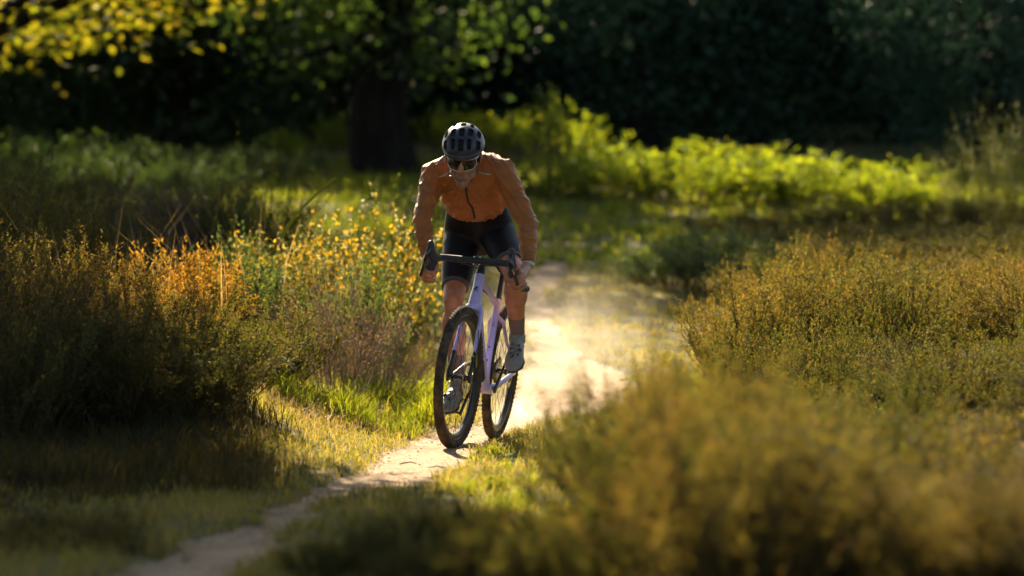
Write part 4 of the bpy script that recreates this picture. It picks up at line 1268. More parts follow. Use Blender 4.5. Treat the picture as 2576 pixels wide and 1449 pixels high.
def place(name, parts, loc, rz, sc, label, cat, group=None, tilt=(0, 0)):
    """a plant: an Empty at its base with one child per part; parts: list of (part name, mesh, material)"""
    e = empty(name, loc)
    e.rotation_euler = (tilt[0], tilt[1], rz)
    e.scale = sc if isinstance(sc, (tuple, list)) else (sc, sc, sc)
    tag(e, label, cat, group)
    for (n, me, m) in parts:
        o = bpy.data.objects.new(n, me); COL.objects.link(o); o.parent = e
        if n in ('pods', 'flowers', 'foliage'): o['kind'] = 'stuff'
        o.material_slots[0].link = 'OBJECT' if len(me.materials) and me.materials[0] is not m else 'DATA'
        if o.material_slots[0].link == 'OBJECT': o.material_slots[0].material = m
    return e
def with_mat(d, mats):
    out = []
    for k, me in d.items():
        if not len(me.materials): me.materials.append(mats[k])
        out.append((k, me, mats[k]))
    return out

rnd = random.Random(11)
ORD = ['first', 'second', 'third', 'fourth', 'fifth', 'sixth', 'seventh', 'eighth', 'ninth', 'tenth', 'eleventh', 'twelfth', 'thirteenth', 'fourteenth', 'fifteenth', 'sixteenth']
# ---- templates
HEATHER = [with_mat(meshes('heather%d' % i, gen_shrub(100 + i, 64, 0.60, 0.42, 12, 0.15, 27, 0.015, 0.0062, dome=0.35 - 0.08 * i, t0=0.22, hv=0.55, twig_up=0.6)), {'stems': M_twig, 'foliage': M_heath}) for i in range(4)]
GOLD = [[(k, me.copy(), M_twig if k == 'stems' else M_heath2) for k, me, _ in HEATHER[i]] for i in range(2)]
for g_ in GOLD:
    for (k, me, m) in g_: me.materials[0] = m
TALL = [with_mat(meshes('tallheather%d' % i, gen_shrub(140 + i, 72, 0.9, 0.45, 14, 0.17, 24, 0.015, 0.006, dome=0.30, t0=0.22, hv=0.5)), {'stems': M_twig, 'foliage': M_heath2}) for i in range(2)]
LOW = [with_mat(meshes('lowheather%d' % i, gen_shrub(170 + i, 50, 0.26, 0.30, 9, 0.10, 20, 0.015, 0.006, dome=0.3)), {'stems': M_twig, 'foliage': M_heath}) for i in range(2)]
DEAD = [with_mat(meshes('deadbush%d' % i, gen_shrub(180 + i, 60, 0.55, 0.46, 14, 0.16, 9, 0.010, 0.004, dome=0.45, stem_r=0.0030, twig_up=0.3)), {'stems': M_twigg, 'foliage': M_dead}) for i in range(2)]
BRACK = [with_mat(meshes('bracken%d' % i, gen_shrub(190 + i, 30, 0.55, 0.42, 16, 0.14, 12, 0.026, 0.010, dome=0.3, twig_up=0.1)), {'stems': M_twig, 'foliage': M_brack}) for i in range(2)]
GRN = [with_mat(meshes('greenbush%d' % i, gen_shrub(200 + i, 40, 0.55, 0.40, 10, 0.16, 14, 0.024, 0.011, dome=0.4)), {'stems': M_twig, 'foliage': M_mid}) for i in range(2)]
BRIGHT = [with_mat(meshes('brightbush%d' % i, gen_shrub(210 + i, 18, 1.05, 0.75, 10, 0.34, 8, 0.080 - 0.014 * i, 0.050 - 0.008 * i, dome=0.25, stem_r=0.008, t0=0.2)), {'stems': M_twig, 'foliage': M_green}) for i in range(3)]

BRAMB = [[(k, me.copy(), M_twig if k == 'stems' else M_dark) for k, me, _ in GRN[i]] for i in range(2)]
for g_ in BRAMB:
    for (k, me, m) in g_: me.materials[0] = m

def gen_broom(seed, H=1.0, R=0.5, n=46):
    st, lv, (O, E, d, rs) = gen_shrub(seed, n, H, R, 9, 0.24, 12, 0.012, 0.005, dome=0.25, stem_r=0.0042, twig_up=0.75, t0=0.3)
    # flowers sit along the outer twigs: five little petals each
    hi = np.where(E[:, 2] > H * 0.30)[0]
    fi = rs.choice(hi, int(len(hi) * 0.7)); s = rs.rand(len(fi), 1)
    c = O[fi] + (E[fi] - O[fi]) * s + rs.randn(len(fi), 3) * 0.006
    P = np.repeat(c, 4, 0); D = norm(np.repeat(d[fi], 4, 0) * 0.3 + rs.randn(len(fi) * 4, 3) + np.array([[0, 0, 0.2]]))
    fl = leaf_quads(P, D, 0.019, 0.014, rs)
    pi = rs.choice(hi, int(len(hi) * 1.1)); s = rs.rand(len(pi), 1)
    c = O[pi] + (E[pi] - O[pi]) * s
    pd = leaf_quads(c, norm(d[pi] * 0.4 + rs.randn(len(pi), 3) * 0.5 + np.array([[0, 0, -0.4]])), 0.032, 0.012, rs)
    return {'stems': np_mesh('broom_stems', st[0], [st[1]]), 'foliage': np_mesh('broom_foliage', lv[0], [lv[1]]), 'flowers': np_mesh('broom_flowers', fl[0], [fl[1]]), 'pods': np_mesh('broom_pods', pd[0], [pd[1]])}
BM_ = {'stems': M_broom, 'foliage': M_broom, 'flowers': M_flow, 'pods': M_pod}
BROOM = [with_mat(gen_broom(300 + i), BM_) for i in range(3)]

def x_px(x, d): return x / d * FPX + 1287.5
def x_at(px, d): return (px - 1287.5) / FPX * d
def spot(px, d): x = x_at(px, d); return (x, d, gz(x, d))
def z_at(py, d): return at(1287, py, d).z
def put(tpl, name, px, d, top, base_h, wide, label, cat, group=None, tpl_h=None, rz=None, sink=0.02):
    """a plant whose top reaches picture height `top`"""
    loc = spot(px, d); h = max(0.12, z_at(top, d) - loc[2])
    s = h / base_h
    return place(name, tpl, (loc[0], loc[1], loc[2] - sink), rnd.random() * 6.28 if rz is None else rz, (wide, wide, s), label, cat, group)

# ---- right bank: heather from the blurred foreground to the far slope
def lerp_tab(tab, v): return float(np.interp(v, [a for a, _ in tab], [b for _, b in tab]))
R_EDGE = [(9.0, 1900), (10.0, 1800), (11.0, 1700), (12.5, 1700), (14, 1750), (16, 1880), (18, 1930), (20, 1950), (22, 1930), (25, 1960), (28, 2050)]
def scatter(d0, d1, x_lo, x_hi, step, seed):
    r = random.Random(seed); pts = []
    d = d0
    row = 0
    while d < d1:
        xl, xh = x_lo(d), x_hi(d)
        x = xl + (0.5 * step if row % 2 else 0)
        while x < xh:
            pts.append((x + r.uniform(-0.3, 0.3) * step, d + r.uniform(-0.3, 0.3) * step)); x += step * r.uniform(0.85, 1.2)
        d += step * 0.95; row += 1
    return pts
top_fore = [(1500, 1190), (1600, 1060), (1700, 920), (1820, 880), (1930, 960), (2020, 1030), (2150, 1080), (2350, 1120), (2600, 1150)]
n_r = 0
for (x, d) in scatter(9.9, 13.2, lambda d: x_at(lerp_tab(R_EDGE, d), d), lambda d: x_at(2620, d) + 0.7, 0.40, 5):
    px = x / d * FPX + 1287.5
    t = lerp_tab(top_fore, px) + rnd.uniform(-80, 150) + (d - 11.5) * -10
    put(rnd.choice(HEATHER + GOLD[:1] + DEAD[:1]), 'heather_bush', px, d, t, 0.60, rnd.uniform(0.8, 1.0), 'out-of-focus brown heather bush in the near clump at lower right', 'bush', 'blurred near heather clump')
for (x, d) in scatter(13.6, 20.6, lambda d: x_at(lerp_tab(R_EDGE, d), d), lambda d: x_at(2640, d) + 0.6, 0.50, 6):
    px = x / d * FPX + 1287.5
    t = lerp_tab([(12.5, 1090), (15, 985), (17, 900), (19, 840), (21, 800)], d) + lerp_tab([(1700, 60), (2000, 35), (2300, 0), (2575, -25)], px) + rnd.uniform(-85, 95)
    q_ = rnd.random(); w_ = rnd.uniform(0.6, 1.0)
    if q_ < 0.16: put(rnd.choice(DEAD), 'dry_bush', px, d, t, 0.55, w_, 'dry twiggy tan bush among the heather on the right bank', 'bush', 'dry bushes on the right bank')
    elif q_ < 0.30: put(rnd.choice(GRN), 'green_shrub', px, d, t + 30, 0.55, w_ * 0.8, 'fresh green shrub among the heather on the right bank', 'bush', 'green shrubs on the right bank')
    else: put(rnd.choice(HEATHER + HEATHER + GOLD[:1]), 'heather_bush', px, d, t, 0.60, w_, 'sharp olive heather bush on the bank right of the path', 'bush', 'heather on the right bank')
for (x, d) in scatter(21.2, 26.5, lambda d: x_at(lerp_tab(R_EDGE, d), d), lambda d: x_at(2660, d), 0.62, 8):
    px = x / d * FPX + 1287.5
    t = lerp_tab([(1930, 680), (2000, 640), (2150, 625), (2300, 650), (2420, 690), (2500, 650), (2600, 600)], px) + (23.5 - d) * 14 + rnd.uniform(-18, 40)
    put(rnd.choice(GOLD + HEATHER[:1]), 'heather_bush', px, d, t, 0.60, rnd.uniform(0.9, 1.2), 'golden brown heather bush on the far rise right of the path', 'bush', 'golden heather on the rise')
# bright grassy green shrub between the two heather clumps
put(GRN[0], 'green_shrub', 1905, 21.5, 800, 0.55, 0.6, 'sunlit yellow-green shrub at the edge of the golden heather', 'bush')
# darker heath further back in the shade of the wood
for i, (px, d, t, w) in enumerate([(1780, 33, 600, 1.3), (1950, 34, 560, 1.6), (2120, 33, 560, 1.6), (2300, 32, 560, 1.7), (2460, 31, 560, 1.6), (2580, 30, 540, 1.6), (2050, 36, 520, 1.7), (2250, 36, 500, 1.8), (2430, 35, 500, 1.9), (1860, 36.5, 530, 1.6), (2560, 35, 480, 1.8), (2000, 30, 600, 1.3), (2130, 29.4, 590, 1.3), (2260, 29, 590, 1.4), (2390, 28.6, 600, 1.4), (2510, 28.2, 590, 1.4), (2610, 28, 570, 1.4)]):
    put(HEATHER[i % 4], 'heather_bush', px, d, t, 0.60, w, 'dark shaded heather bush below the bright leafy thicket, ' + ('far' if d > 32.5 else 'near') + ' row', 'bush', 'shaded heather under the wood')
for i, (px, d, t, w) in enumerate([(1690, 31, 590, 1.2), (1790, 30.5, 570, 1.4), (1890, 30.6, 580, 1.3), (1620, 31.5, 635, 0.9), (1960, 29.6, 610, 1.1)]):
    put(GRN[i % 2], 'green_shrub', px, d, t, 0.55, w, 'soft green low shrub beside the far bend of the path, %s' % ['second from its left end', 'tallest in the middle', 'second from its right end', 'leftmost', 'rightmost'][i], 'bush', 'green shrubs by the far bend')

# ---- left side
LT = [(60, 18.4, 560, TALL, 1.0), (190, 18.9, 590, TALL, 1.05), (-40, 17.6, 600, TALL, 1.0), (320, 18.5, 660, TALL, 1.0), (450, 18.2, 720, HEATHER, 1.1), (555, 18.6, 800, HEATHER, 1.0), (140, 17.4, 690, TALL, 1.05), (280, 17.3, 760, HEATHER, 1.1), (400, 17.4, 830, HEATHER, 1.05), (20, 16.8, 760, HEATHER, 1.1), (500, 17.6, 880, HEATHER, 0.85), (-80, 19.6, 560, TALL, 1.1)]
_lt = {}
for r_, rn in ((lambda d: d < 18, 'front'), (lambda d: d >= 18, 'back')):
    for j_, q_ in enumerate(sorted([q for q in LT if r_(q[1])])): _lt[q_[:2]] = ORD[j_] + ' from the left in the ' + rn + ' row'
for i, (px, d, t, tp, w) in enumerate(LT):
    put(tp[i % len(tp)], 'heather_bush', px, d, t, 0.9 if tp is TALL else 0.60, w, 'tall gold-tipped heather bush left of the path, ' + _lt[(px, d)], 'bush', 'tall dark heather on the left')
put(DEAD[0], 'dry_bush', 840, 20.9, 700, 0.55, 1.0, 'dry brown twiggy bush in front of the yellow broom', 'bush')
put(DEAD[1], 'dry_bush', 960, 21.6, 790, 0.55, 0.75, 'smaller dry tan bush close to the rear of the rider', 'bush')
put(HEATHER[1], 'heather_bush', 690, 20.4, 770, 0.60, 0.85, 'dark green heather bush over the grey dead branch', 'bush')
put(HEATHER[2], 'heather_bush', 610, 19.9, 830, 0.60, 0.85, 'low olive heather bush between the dead branch and the tall heather', 'bush')
put(GRN[1], 'green_shrub', 905, 22.0, 655, 0.55, 0.62, 'small mid-green conifer-like shrub below the yellow broom', 'bush')
for (px, d, t, w, l) in ((690, 23.2, 560, 0.75, 'flowering yellow broom with one long green shoot leaning right'), (835, 23.4, 545, 0.85, 'flowering yellow broom in the middle of its three neighbours'),
                         (955, 23.9, 505, 0.90, 'tallest flowering yellow broom, beside the sleeve of the rider'), (1040, 25.0, 650, 0.7, 'pale half-bare broom right behind the hand of the rider'), (760, 24.6, 600, 0.9, 'yellow broom half hidden behind the other flowering brooms')):
    put(BROOM[int(px) % 3], 'broom_shrub', px, d, t, 1.0, w, l, 'shrub', 'flowering broom left of the path')
for i, (px, d, t, w) in enumerate([(400, 21.6, 620, 0.8), (510, 21.8, 640, 0.85), (470, 20.6, 700, 0.7)]):
    put(BRACK[i % 2], 'bracken_clump', px, d, t, 0.55, w, 'orange dead bracken clump, %s between tall heather and broom' % ['leftmost of three', 'rightmost of three', 'nearest of three'][i], 'fern', 'orange bracken on the left')
for i, (px, d, t, w) in enumerate([(1010, 26.0, 700, 1.0), (1075, 27.0, 700, 0.9), (640, 22.4, 650, 0.7), (590, 23.4, 600, 0.8)]):
    put(GRN[i % 2], 'green_shrub', px, d, t, 0.55, w, 'yellow-green leafy shrub %s' % ['behind the sleeve of the rider, left of its pair', 'close behind the elbow of the rider', 'between the bracken and the broom', 'behind the bracken at the foot of the shade'][i], 'bush', 'green shrubs among the broom')
# dim plants behind, in the shade
for i, (px, d, t, w) in enumerate(sorted([(40, 27, 400, 1.5), (180, 28, 430, 1.4), (330, 27, 470, 1.3), (480, 27.5, 450, 1.3), (600, 27, 470, 1.2), (-60, 26, 420, 1.4), (90, 24, 470, 1.2), (260, 24.5, 500, 1.1), (700, 29, 520, 1.1)])):
    put(HEATHER[i % 4], 'heather_bush', px, d, t, 0.60, w, 'dim heather bush at the back left behind the bracken, %s from the left' % ORD[i], 'bush', 'shaded heather at the back left')
put(BROOM[1][:2], 'broom_shrub', 640, 26.5, 370, 1.0, 0.8, 'grey-green flowerless broom standing in the shade at the back left', 'shrub')

# ---- low plants in the near centre
LOWS = sorted([(900, 11.6, 1330, 0.55), (1010, 11.4, 1290, 0.6), (1120, 11.5, 1275, 0.65), (1240, 11.6, 1262, 0.65), (1350, 11.4, 1290, 0.65), (1450, 11.2, 1280, 0.7), (1540, 11.5, 1250, 0.7), (1600, 12.4, 1220, 0.6), (790, 11.5, 1400, 0.5)])
for i, (px, d, t, w) in enumerate(LOWS):
    put(LOW[i % 2], 'low_heather', px, d, t, 0.26, w, 'low blurred heather tuft at the bottom edge, %s from the left in its back row' % ORD[i], 'bush', 'low heather at the near edge')
for i, (px, d, t, w) in enumerate([(1040, 10.8, 1380, 0.6), (1180, 10.8, 1330, 0.7), (1320, 10.7, 1350, 0.7), (1450, 10.6, 1330, 0.7)]):
    put(LOW[i % 2], 'low_heather', px, d, t, 0.26, w, 'low blurred heather tuft at the bottom edge, %s from the left in its front row' % ORD[i], 'bush', 'low heather at the near edge')

# ---- trees
def gen_tree(seed, base_z, H, R, cz, ch, n_cl, per, leaf, tr, n_limb=8, cl_r=0.55, shell=0.5):
    """trunk with limbs from the ground, crown of leaf clusters; heights above the tree's own foot"""
    rs = np.random.RandomState(seed); rr = random.Random(seed)
    t = MB()
    top = cz + ch * 0.4
    wob = [Vector((rr.uniform(-0.12, 0.12), rr.uniform(-0.12, 0.12), 0)) * (k > 0) for k in range(6)]
    P = [Vector((0, 0, top * k / 5 - 0.15 * (k == 0))) + wob[k] for k in range(6)]
    t.tube(P, [tr * 1.35, tr, tr * 0.9, tr * 0.75, tr * 0.5, tr * 0.2], 14)
    cl = rs.randn(n_cl, 3); cl = norm(cl) * (shell + (1 - shell) * rs.rand(n_cl, 1)) ** 0.6
    lob = 1 + 0.2 * np.sin(np.arctan2(cl[:, 1], cl[:, 0]) * 3 + seed) + 0.15 * np.sin(cl[:, 2] * 5 + seed)
    C = cl * np.array([[R, R, ch / 2]]) * lob[:, None] + np.array([[0, 0, cz]])
    for k in range(n_limb):
        j = rs.randint(n_cl); e = Vector(C[j]); s = Vector((0, 0, max(base_z, min(top * 0.85, e.z * rr.uniform(0.55, 0.85)))))
        m = s.lerp(e, 0.5) + Vector((0, 0, rr.uniform(0, 0.3)))
        t.tube([s, m, e], [tr * 0.38, tr * 0.22, tr * 0.06], 7)
    i = np.repeat(np.arange(n_cl), per)
    pos = C[i] + rs.randn(len(i), 3) * cl_r * np.array([[0.6, 0.6, 0.38]])
    d = norm(rs.randn(len(i), 3) + np.array([[0, 0, -0.35]]))
    lv, lf = leaf_quads(pos, d, leaf * (0.6 + 0.8 * rs.rand(len(i))), leaf * 0.62 * (0.7 + 0.6 * rs.rand(len(i))), rs)
    return {'trunk': t.mesh('trunk'), 'crown': np_mesh('crown', lv, [lf])}
OAK = [with_mat(gen_tree(400 + i, 1.2, 7, 3.4, 4.7, 5.6, 400, 40, 0.105, 0.26 - 0.14 * i, 14, shell=0.75), {'trunk': M_bark, 'crown': M_oak}) for i in range(1)]
DARKT = [with_mat(gen_tree(420 + i, 0.4, 7, 2.6, 3.0, 6.2, 420, 34, 0.15, 0.22, 8, cl_r=0.6), {'trunk': M_bark, 'crown': M_dark}) for i in range(2)]
YEW = [with_mat(gen_tree(440 + i, 0.3, 5, 1.9, 2.4, 4.2, 360, 40, 0.10, 0.2, 6, cl_r=0.5, shell=0.6), {'trunk': M_bark, 'crown': M_yew}) for i in range(2)]
HIGH = [with_mat(gen_tree(460 + i, 3.0, 9, 2.6, 5.4, 3.2, 280, 34, 0.14, 0.11, 8), {'trunk': M_bark, 'crown': M_dark}) for i in range(1)]
BIGT = with_mat(gen_tree(470, 1.6, 9, 1.6, 2.7, 3.0, 190, 34, 0.13, 0.33, 10), {'trunk': M_bark, 'crown': M_dark})
SHADE = with_mat(gen_tree(480, 2.2, 9, 2.6, 4.2, 2.6, 760, 36, 0.14, 0.20, 9), {'trunk': M_bark, 'crown': M_dark})
def tree(tpl, px, d, s, label, group, rz=None):
    x = x_at(px, d)
    return place('oak_tree' if tpl[0][2] is M_bark and tpl[1][2] is M_oak else 'tree', tpl, (x, d, gz(x, d) - 0.05), rnd.random() * 6.28 if rz is None else rz, s, label, 'tree', group)
tree(OAK[0], -150, 41, (1.36, 1.1, 1.0), 'spreading oak whose sunlit yellow-green boughs hang in at top left', None)
tree(BIGT, 972, 45, 1.0, 'dark thick-trunked tree standing behind the head of the rider', None)
tree(HIGH[0], 985, 47.2, (1.5, 1.3, 1.4), 'unseen tall tree added behind the thick trunk to shade the ground below the wood', None)  # added out of sight so its high crown shades the clearing and right slope
tree(HIGH[0], 2480, 45.5, 1.05, 'slim dark tree above the golden bush at the right edge', None)
for (px, d, s, l) in ((1300, 54, 0.85, 'rounded deep green evergreen just right of the helmet'), (1620, 50, 1.1, 'widest deep green evergreen behind the bright thicket'), (1880, 51.5, 1.15, 'deep green evergreen at the right end of its row'), (1120, 54.5, 0.85, 'deep green evergreen partly behind the thick trunk')):
    tree(YEW[int(px) % 2], px, d, (s, s, s * 0.85), l, 'evergreens behind the thicket')
for i, px in enumerate(range(-250, 3000, 340)):
    tree(DARKT[i % 2], px, 57 + (i % 3) * 2.0, 1.0 + 0.12 * (i % 3), ORD[i] + ' from the left among the dark trees walling the picture at the back', 'trees of the shaded wood')
for (px, d, s, l) in ((-120, 50.5, 0.85, 'leftmost dark tree under the sunlit oak boughs'), (170, 51.5, 0.8, 'second dark tree from the left under the oak boughs'), (440, 50.5, 0.8, 'dark tree in the shade midway under the oak boughs'), (600, 52.5, 0.8, 'dark tree in the shade left of the thick trunk')):
    tree(DARKT[int(px) % 2], px, d, s, l, 'dark trees under the oaks')
for (px, d, s, l) in ((2500, 46.0, 0.72, 'narrow evergreen above the golden broom at the right edge'), (2250, 52, 1.1, 'dark evergreen filling the gap above the right end of the thicket')):
    tree(YEW[int(px) % 2], px, d, s, l, 'evergreens behind the thicket')
# the wood beyond them: one far mass
rs = np.random.RandomState(77)
n = 80000
pos = np.stack([rs.uniform(-17, 17, n), rs.uniform(66, 73, n), rs.uniform(0, 1, n) ** 0.9 * 11.0], -1); pos[:, 2] += ground_base(pos[:, 0], pos[:, 1])
lv, lf = leaf_quads(pos, norm(rs.randn(n, 3)), 0.42, 0.28, rs)
tag(link('woodland', np_mesh('woodland', lv, [lf]), None, M_dark), 'dark mass of the wood far behind the trees', kind='stuff')
# unseen trees added outside the frame to throw shade on near and back-left plants
tree(SHADE, x_px(-6.3, 34.2), 34.2, (1.1, 0.9, 1.3), 'unseen tree added outside the left edge to shade the plants at the back left', None)
tree(SHADE, x_px(2.75, 16.0), 16.0, (1.15, 0.85, 1.15), 'unseen tree added outside the right edge to shade the near heather', None)
tree(SHADE, x_px(-4.0, 20.5), 20.5, (0.95, 0.75, 0.95), 'unseen tree added outside the left edge to shade the near grass', None)
tree(SHADE, x_px(-3.8, 16.9), 16.9, (0.9, 0.8, 0.9), 'further unseen tree added outside the left edge to shade the near corner', None)

for i, (px, d, t, w) in enumerate([(-60, 41, 330, 1.6), (40, 39, 370, 1.5), (150, 41.5, 340, 1.6), (260, 39.5, 380, 1.5), (370, 42, 350, 1.6), (480, 40, 395, 1.3), (590, 42.5, 365, 1.5), (690, 43.5, 370, 1.2)]):
    put(BRAMB[i % 2], 'bramble_bush', px, d, t, 0.55, w * 1.3, 'dark bramble bush, %s from the left below the oak boughs' % ORD[i], 'bush', 'brambles below the oak')
# bright thicket in the sun under the wood
THICK = [(1090, 47.5, 270, 0.6), (860, 47.5, 290, 0.55), (740, 46.5, 330, 0.55), (1180, 47, 290, 0.7), (1290, 46.6, 280, 0.8), (1420, 41.8, 260, 0.85), (1530, 41.8, 330, 0.9), (1640, 42, 340, 0.9), (1750, 41.6, 315, 0.9), (1860, 41.8, 330, 0.8), (1960, 41.2, 350, 0.9), (2070, 41.0, 370, 0.9), (2170, 40.6, 375, 0.9), (2270, 40.2, 400, 0.8), (2360, 39.6, 420, 0.8), (1490, 43.5, 255, 0.6)]
for i, (px, d, t, w) in enumerate(sorted(THICK)):
    t += rnd.uniform(-10, 50) if px > 1350 else 0
    l = {0: 'sunlit sapling far left of the thick trunk', 1: 'sunlit sapling just left of the thick trunk', 2: 'sunlit sapling just right of the thick trunk'}.get(i, 'yellow-green sapling, %s from the left in the tall back row of the thicket' % ORD[max(0, i - 3)])
    put(BRIGHT[i % 3], 'leafy_sapling', px, d, t, 1.05, w, l, 'shrub', 'bright thicket below the wood')
for i, (px, d, t, w) in enumerate([(1340, 40.8, 420, 0.8), (1450, 40.9, 400, 0.8), (1560, 40.6, 400, 0.9), (1650, 40.8, 390, 0.8), (1740, 40.4, 400, 0.9), (1830, 40.6, 390, 0.8), (1920, 40.2, 405, 0.9), (2020, 40.0, 420, 0.8), (2120, 39.6, 430, 0.8), (2220, 39.4, 440, 0.8)]):
    put(BRIGHT[i % 3], 'leafy_sapling', px, d, t, 1.05, w, 'low yellow-green sapling, %s from the left in the front row of the thicket' % ORD[i], 'shrub', 'bright thicket below the wood')
for (px, d, t, w, l) in ((2540, 36, 240, 1.0, 'golden lit broom at the right edge below the dark wood'), (2440, 37, 330, 0.9, 'smaller golden broom left of the one at the right edge')):
    put([BROOM[0][0], BROOM[0][1], BROOM[0][3]], 'broom_shrub', px, d, t, 1.0, w, l, 'shrub')
# ------------------------------------------------------------------ grass, twigs and other small things
def blades(x, y, z, h, w, lean, rs, seg=2):
    n = len(x)
    th = rs.rand(n) * 2 * np.pi; lx, ly = np.cos(th) * lean * h, np.sin(th) * lean * h
    fa = rs.rand(n) * np.pi; sx, sy = np.cos(fa) * w / 2, np.sin(fa) * w / 2
    B = np.stack([x, y, z], -1); S = np.stack([sx, sy, 0 * sx], -1)
    Mid = B + np.stack([lx * 0.28, ly * 0.28, h * 0.58], -1); Tip = B + np.stack([lx, ly, h * (1 - 0.28 * lean)], -1)
    V = np.stack([B - S, B + S, Mid - S * 0.8, Mid + S * 0.8, Tip], 1).reshape(-1, 3)
    o = np.arange(n)[:, None] * 5
    return V, o + np.array([[0, 1, 3, 2]]), o + np.array([[2, 3, 4]])

def grass_object(name, pts, mat_, label, rs):
    V, F4, F3, off = [], [], [], 0
    for (x, y, z, h, w, lean) in pts:
        v, a, b = blades(x, y, z, h, w, lean, rs); V.append(v); F4.append(a + off); F3.append(b + off); off += len(v)
    me = np_mesh(name, np.concatenate(V), [np.concatenate(F4), np.concatenate(F3)])
    return tag(link(name, me, None, mat_), label, kind='stuff')

def field(n, d0, d1, rs, pw=1.0, marg=0.6):
    """random spots over the visible wedge of ground"""
    y = np.sqrt(d0 ** 2 + (d1 ** 2 - d0 ** 2) * rs.rand(n) ** pw)
    half = 0.1333 * y + marg
    x = rs.uniform(-1, 1, n) * half
    return x, y

M_turf = leaf_mat('short_turf', [(0.09, 0.115, 0.016), (0.17, 0.175, 0.028), (0.27, 0.215, 0.058), (0.34, 0.25, 0.095), (0.20, 0.205, 0.034)], 0.5, 0.03, (1.6, 1.5, 0.7), pvar=0.3, pscale=1.3, dsc=0.6)
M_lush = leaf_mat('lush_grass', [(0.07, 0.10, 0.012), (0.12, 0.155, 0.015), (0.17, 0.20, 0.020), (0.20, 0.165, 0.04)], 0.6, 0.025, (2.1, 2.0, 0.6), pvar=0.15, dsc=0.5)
M_shade_toned = leaf_mat('shade_toned_rough_grass', [(0.022, 0.028, 0.008), (0.042, 0.042, 0.011), (0.066, 0.050, 0.017), (0.10, 0.075, 0.025)], 0.5, 0.02, (1.8, 1.6, 0.7), dsc=0.55)  # olive-brown grass, its colour set darker to deepen the shade
M_straw = leaf_mat('straw_grass', [(0.20, 0.15, 0.055), (0.34, 0.26, 0.105), (0.42, 0.32, 0.14)], 0.45, 0.06, (1.4, 1.2, 0.8))
rs = np.random.RandomState(5)

def turf(n, d0, d1, hs, ws, rs, keep_edge=0.02):
    x, y = field(n, d0, d1, rs)
    x = np.concatenate([x + rs.randn(n) * 0.02 for _ in range(5)]); y = np.concatenate([y + rs.randn(n) * 0.03 for _ in range(5)])
    d = path_dist(x, y)
    patch = fbm(x * 1.7, y * 1.7, 3)
    keep = (d < keep_edge * 1.0 + 0.05 * (rs.rand(len(x)) - 0.6)) & (rs.rand(len(x)) < 0.35 + 1.1 * patch)
    # bare sandy scuffs on the sunny grass beside the far path
    x, y, patch = x[keep], y[keep], patch[keep]
    h = hs * (0.45 + 0.9 * rs.rand(len(x))) * (0.55 + 0.9 * patch)
    return (x, y, ground_z(x, y) - 0.004, h, ws * (0.7 + 0.6 * rs.rand(len(x))), 0.35 + 0.75 * rs.rand(len(x)))
pts = [turf(31000, 11.2, 24, 0.055, 0.0042, rs), turf(9000, 24, 33, 0.06, 0.008, rs)]
grass_object('turf_grass', pts, M_turf, 'short sunlit turf on both sides of the sandy path', rs)

grass_object('clearing_grass', [turf(9000, 33, 47, 0.11, 0.018, rs)], M_lush, 'soft green grass of the shaded clearing below the wood', rs)

def tufts(spots, per, h, w, spread, rs, lean=(0.3, 0.7)):
    X, Y, Hh = [], [], []
    for (px, d, s) in spots:
        x = x_at(px, d); m = int(per * s)
        X.append(x + rs.randn(m) * spread * s); Y.append(d + rs.randn(m) * spread * s); Hh.append(np.full(m, h * s))
    X, Y, Hh = map(np.concatenate, (X, Y, Hh))
    Hh = Hh * (0.45 + 0.65 * rs.rand(len(X)))
    ok = path_dist(X, Y) < 0.0
    X, Y, Hh = X[ok], Y[ok], Hh[ok]
    return (X, Y, ground_z(X, Y) - 0.005, Hh, np.full(len(X), w) * (0.7 + 0.6 * rs.rand(len(X))), lean[0] + (lean[1] - lean[0]) * rs.rand(len(X)))
r2 = random.Random(21)
sp = []
for k in range(46): sp.append((r2.uniform(640, 1085), r2.uniform(19.6, 22.5), r2.uniform(0.5, 1.1)))       # sunny verge left of the bike
for k in range(14): sp.append((r2.uniform(1020, 1110), r2.uniform(21.5, 25), r2.uniform(0.6, 1.0)))
for k in range(10): sp.append((r2.uniform(1800, 1960), r2.uniform(20.5, 23), r2.uniform(0.7, 1.2)))
for k in range(26): sp.append((r2.uniform(1150, 1520), r2.uniform(14.0, 18.3), r2.uniform(0.25, 0.5)))
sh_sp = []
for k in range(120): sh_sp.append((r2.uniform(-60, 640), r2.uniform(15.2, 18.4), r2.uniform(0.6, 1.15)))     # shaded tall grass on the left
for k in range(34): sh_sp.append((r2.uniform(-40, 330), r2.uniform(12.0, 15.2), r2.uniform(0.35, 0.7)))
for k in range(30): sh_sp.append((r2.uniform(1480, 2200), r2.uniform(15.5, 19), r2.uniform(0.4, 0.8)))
grass_object('lush_grass', [tufts(sp, 120, 0.20, 0.005, 0.07, rs)], M_lush, 'longer green grass growing along the foot of the bushes', rs)
grass_object('shade_toned_grass', [tufts(sh_sp, 110, 0.20, 0.005, 0.10, rs)], M_shade_toned, 'olive-brown rough grass toned darker to deepen the shade at lower left', rs)
st_sp = [(r2.uniform(640, 1000), r2.uniform(18.6, 21), r2.uniform(0.5, 0.9)) for k in range(40)] + [(r2.uniform(100, 700), r2.uniform(17, 19), 0.9) for k in range(14)] + [(r2.uniform(900, 1600), r2.uniform(11, 13), 0.7) for k in range(20)]
grass_object('straw_grass', [tufts(st_sp, 40, 0.16, 0.0035, 0.10, rs, (0.4, 1.0))], M_straw, 'dry straw coloured grass scattered through the verge', rs)
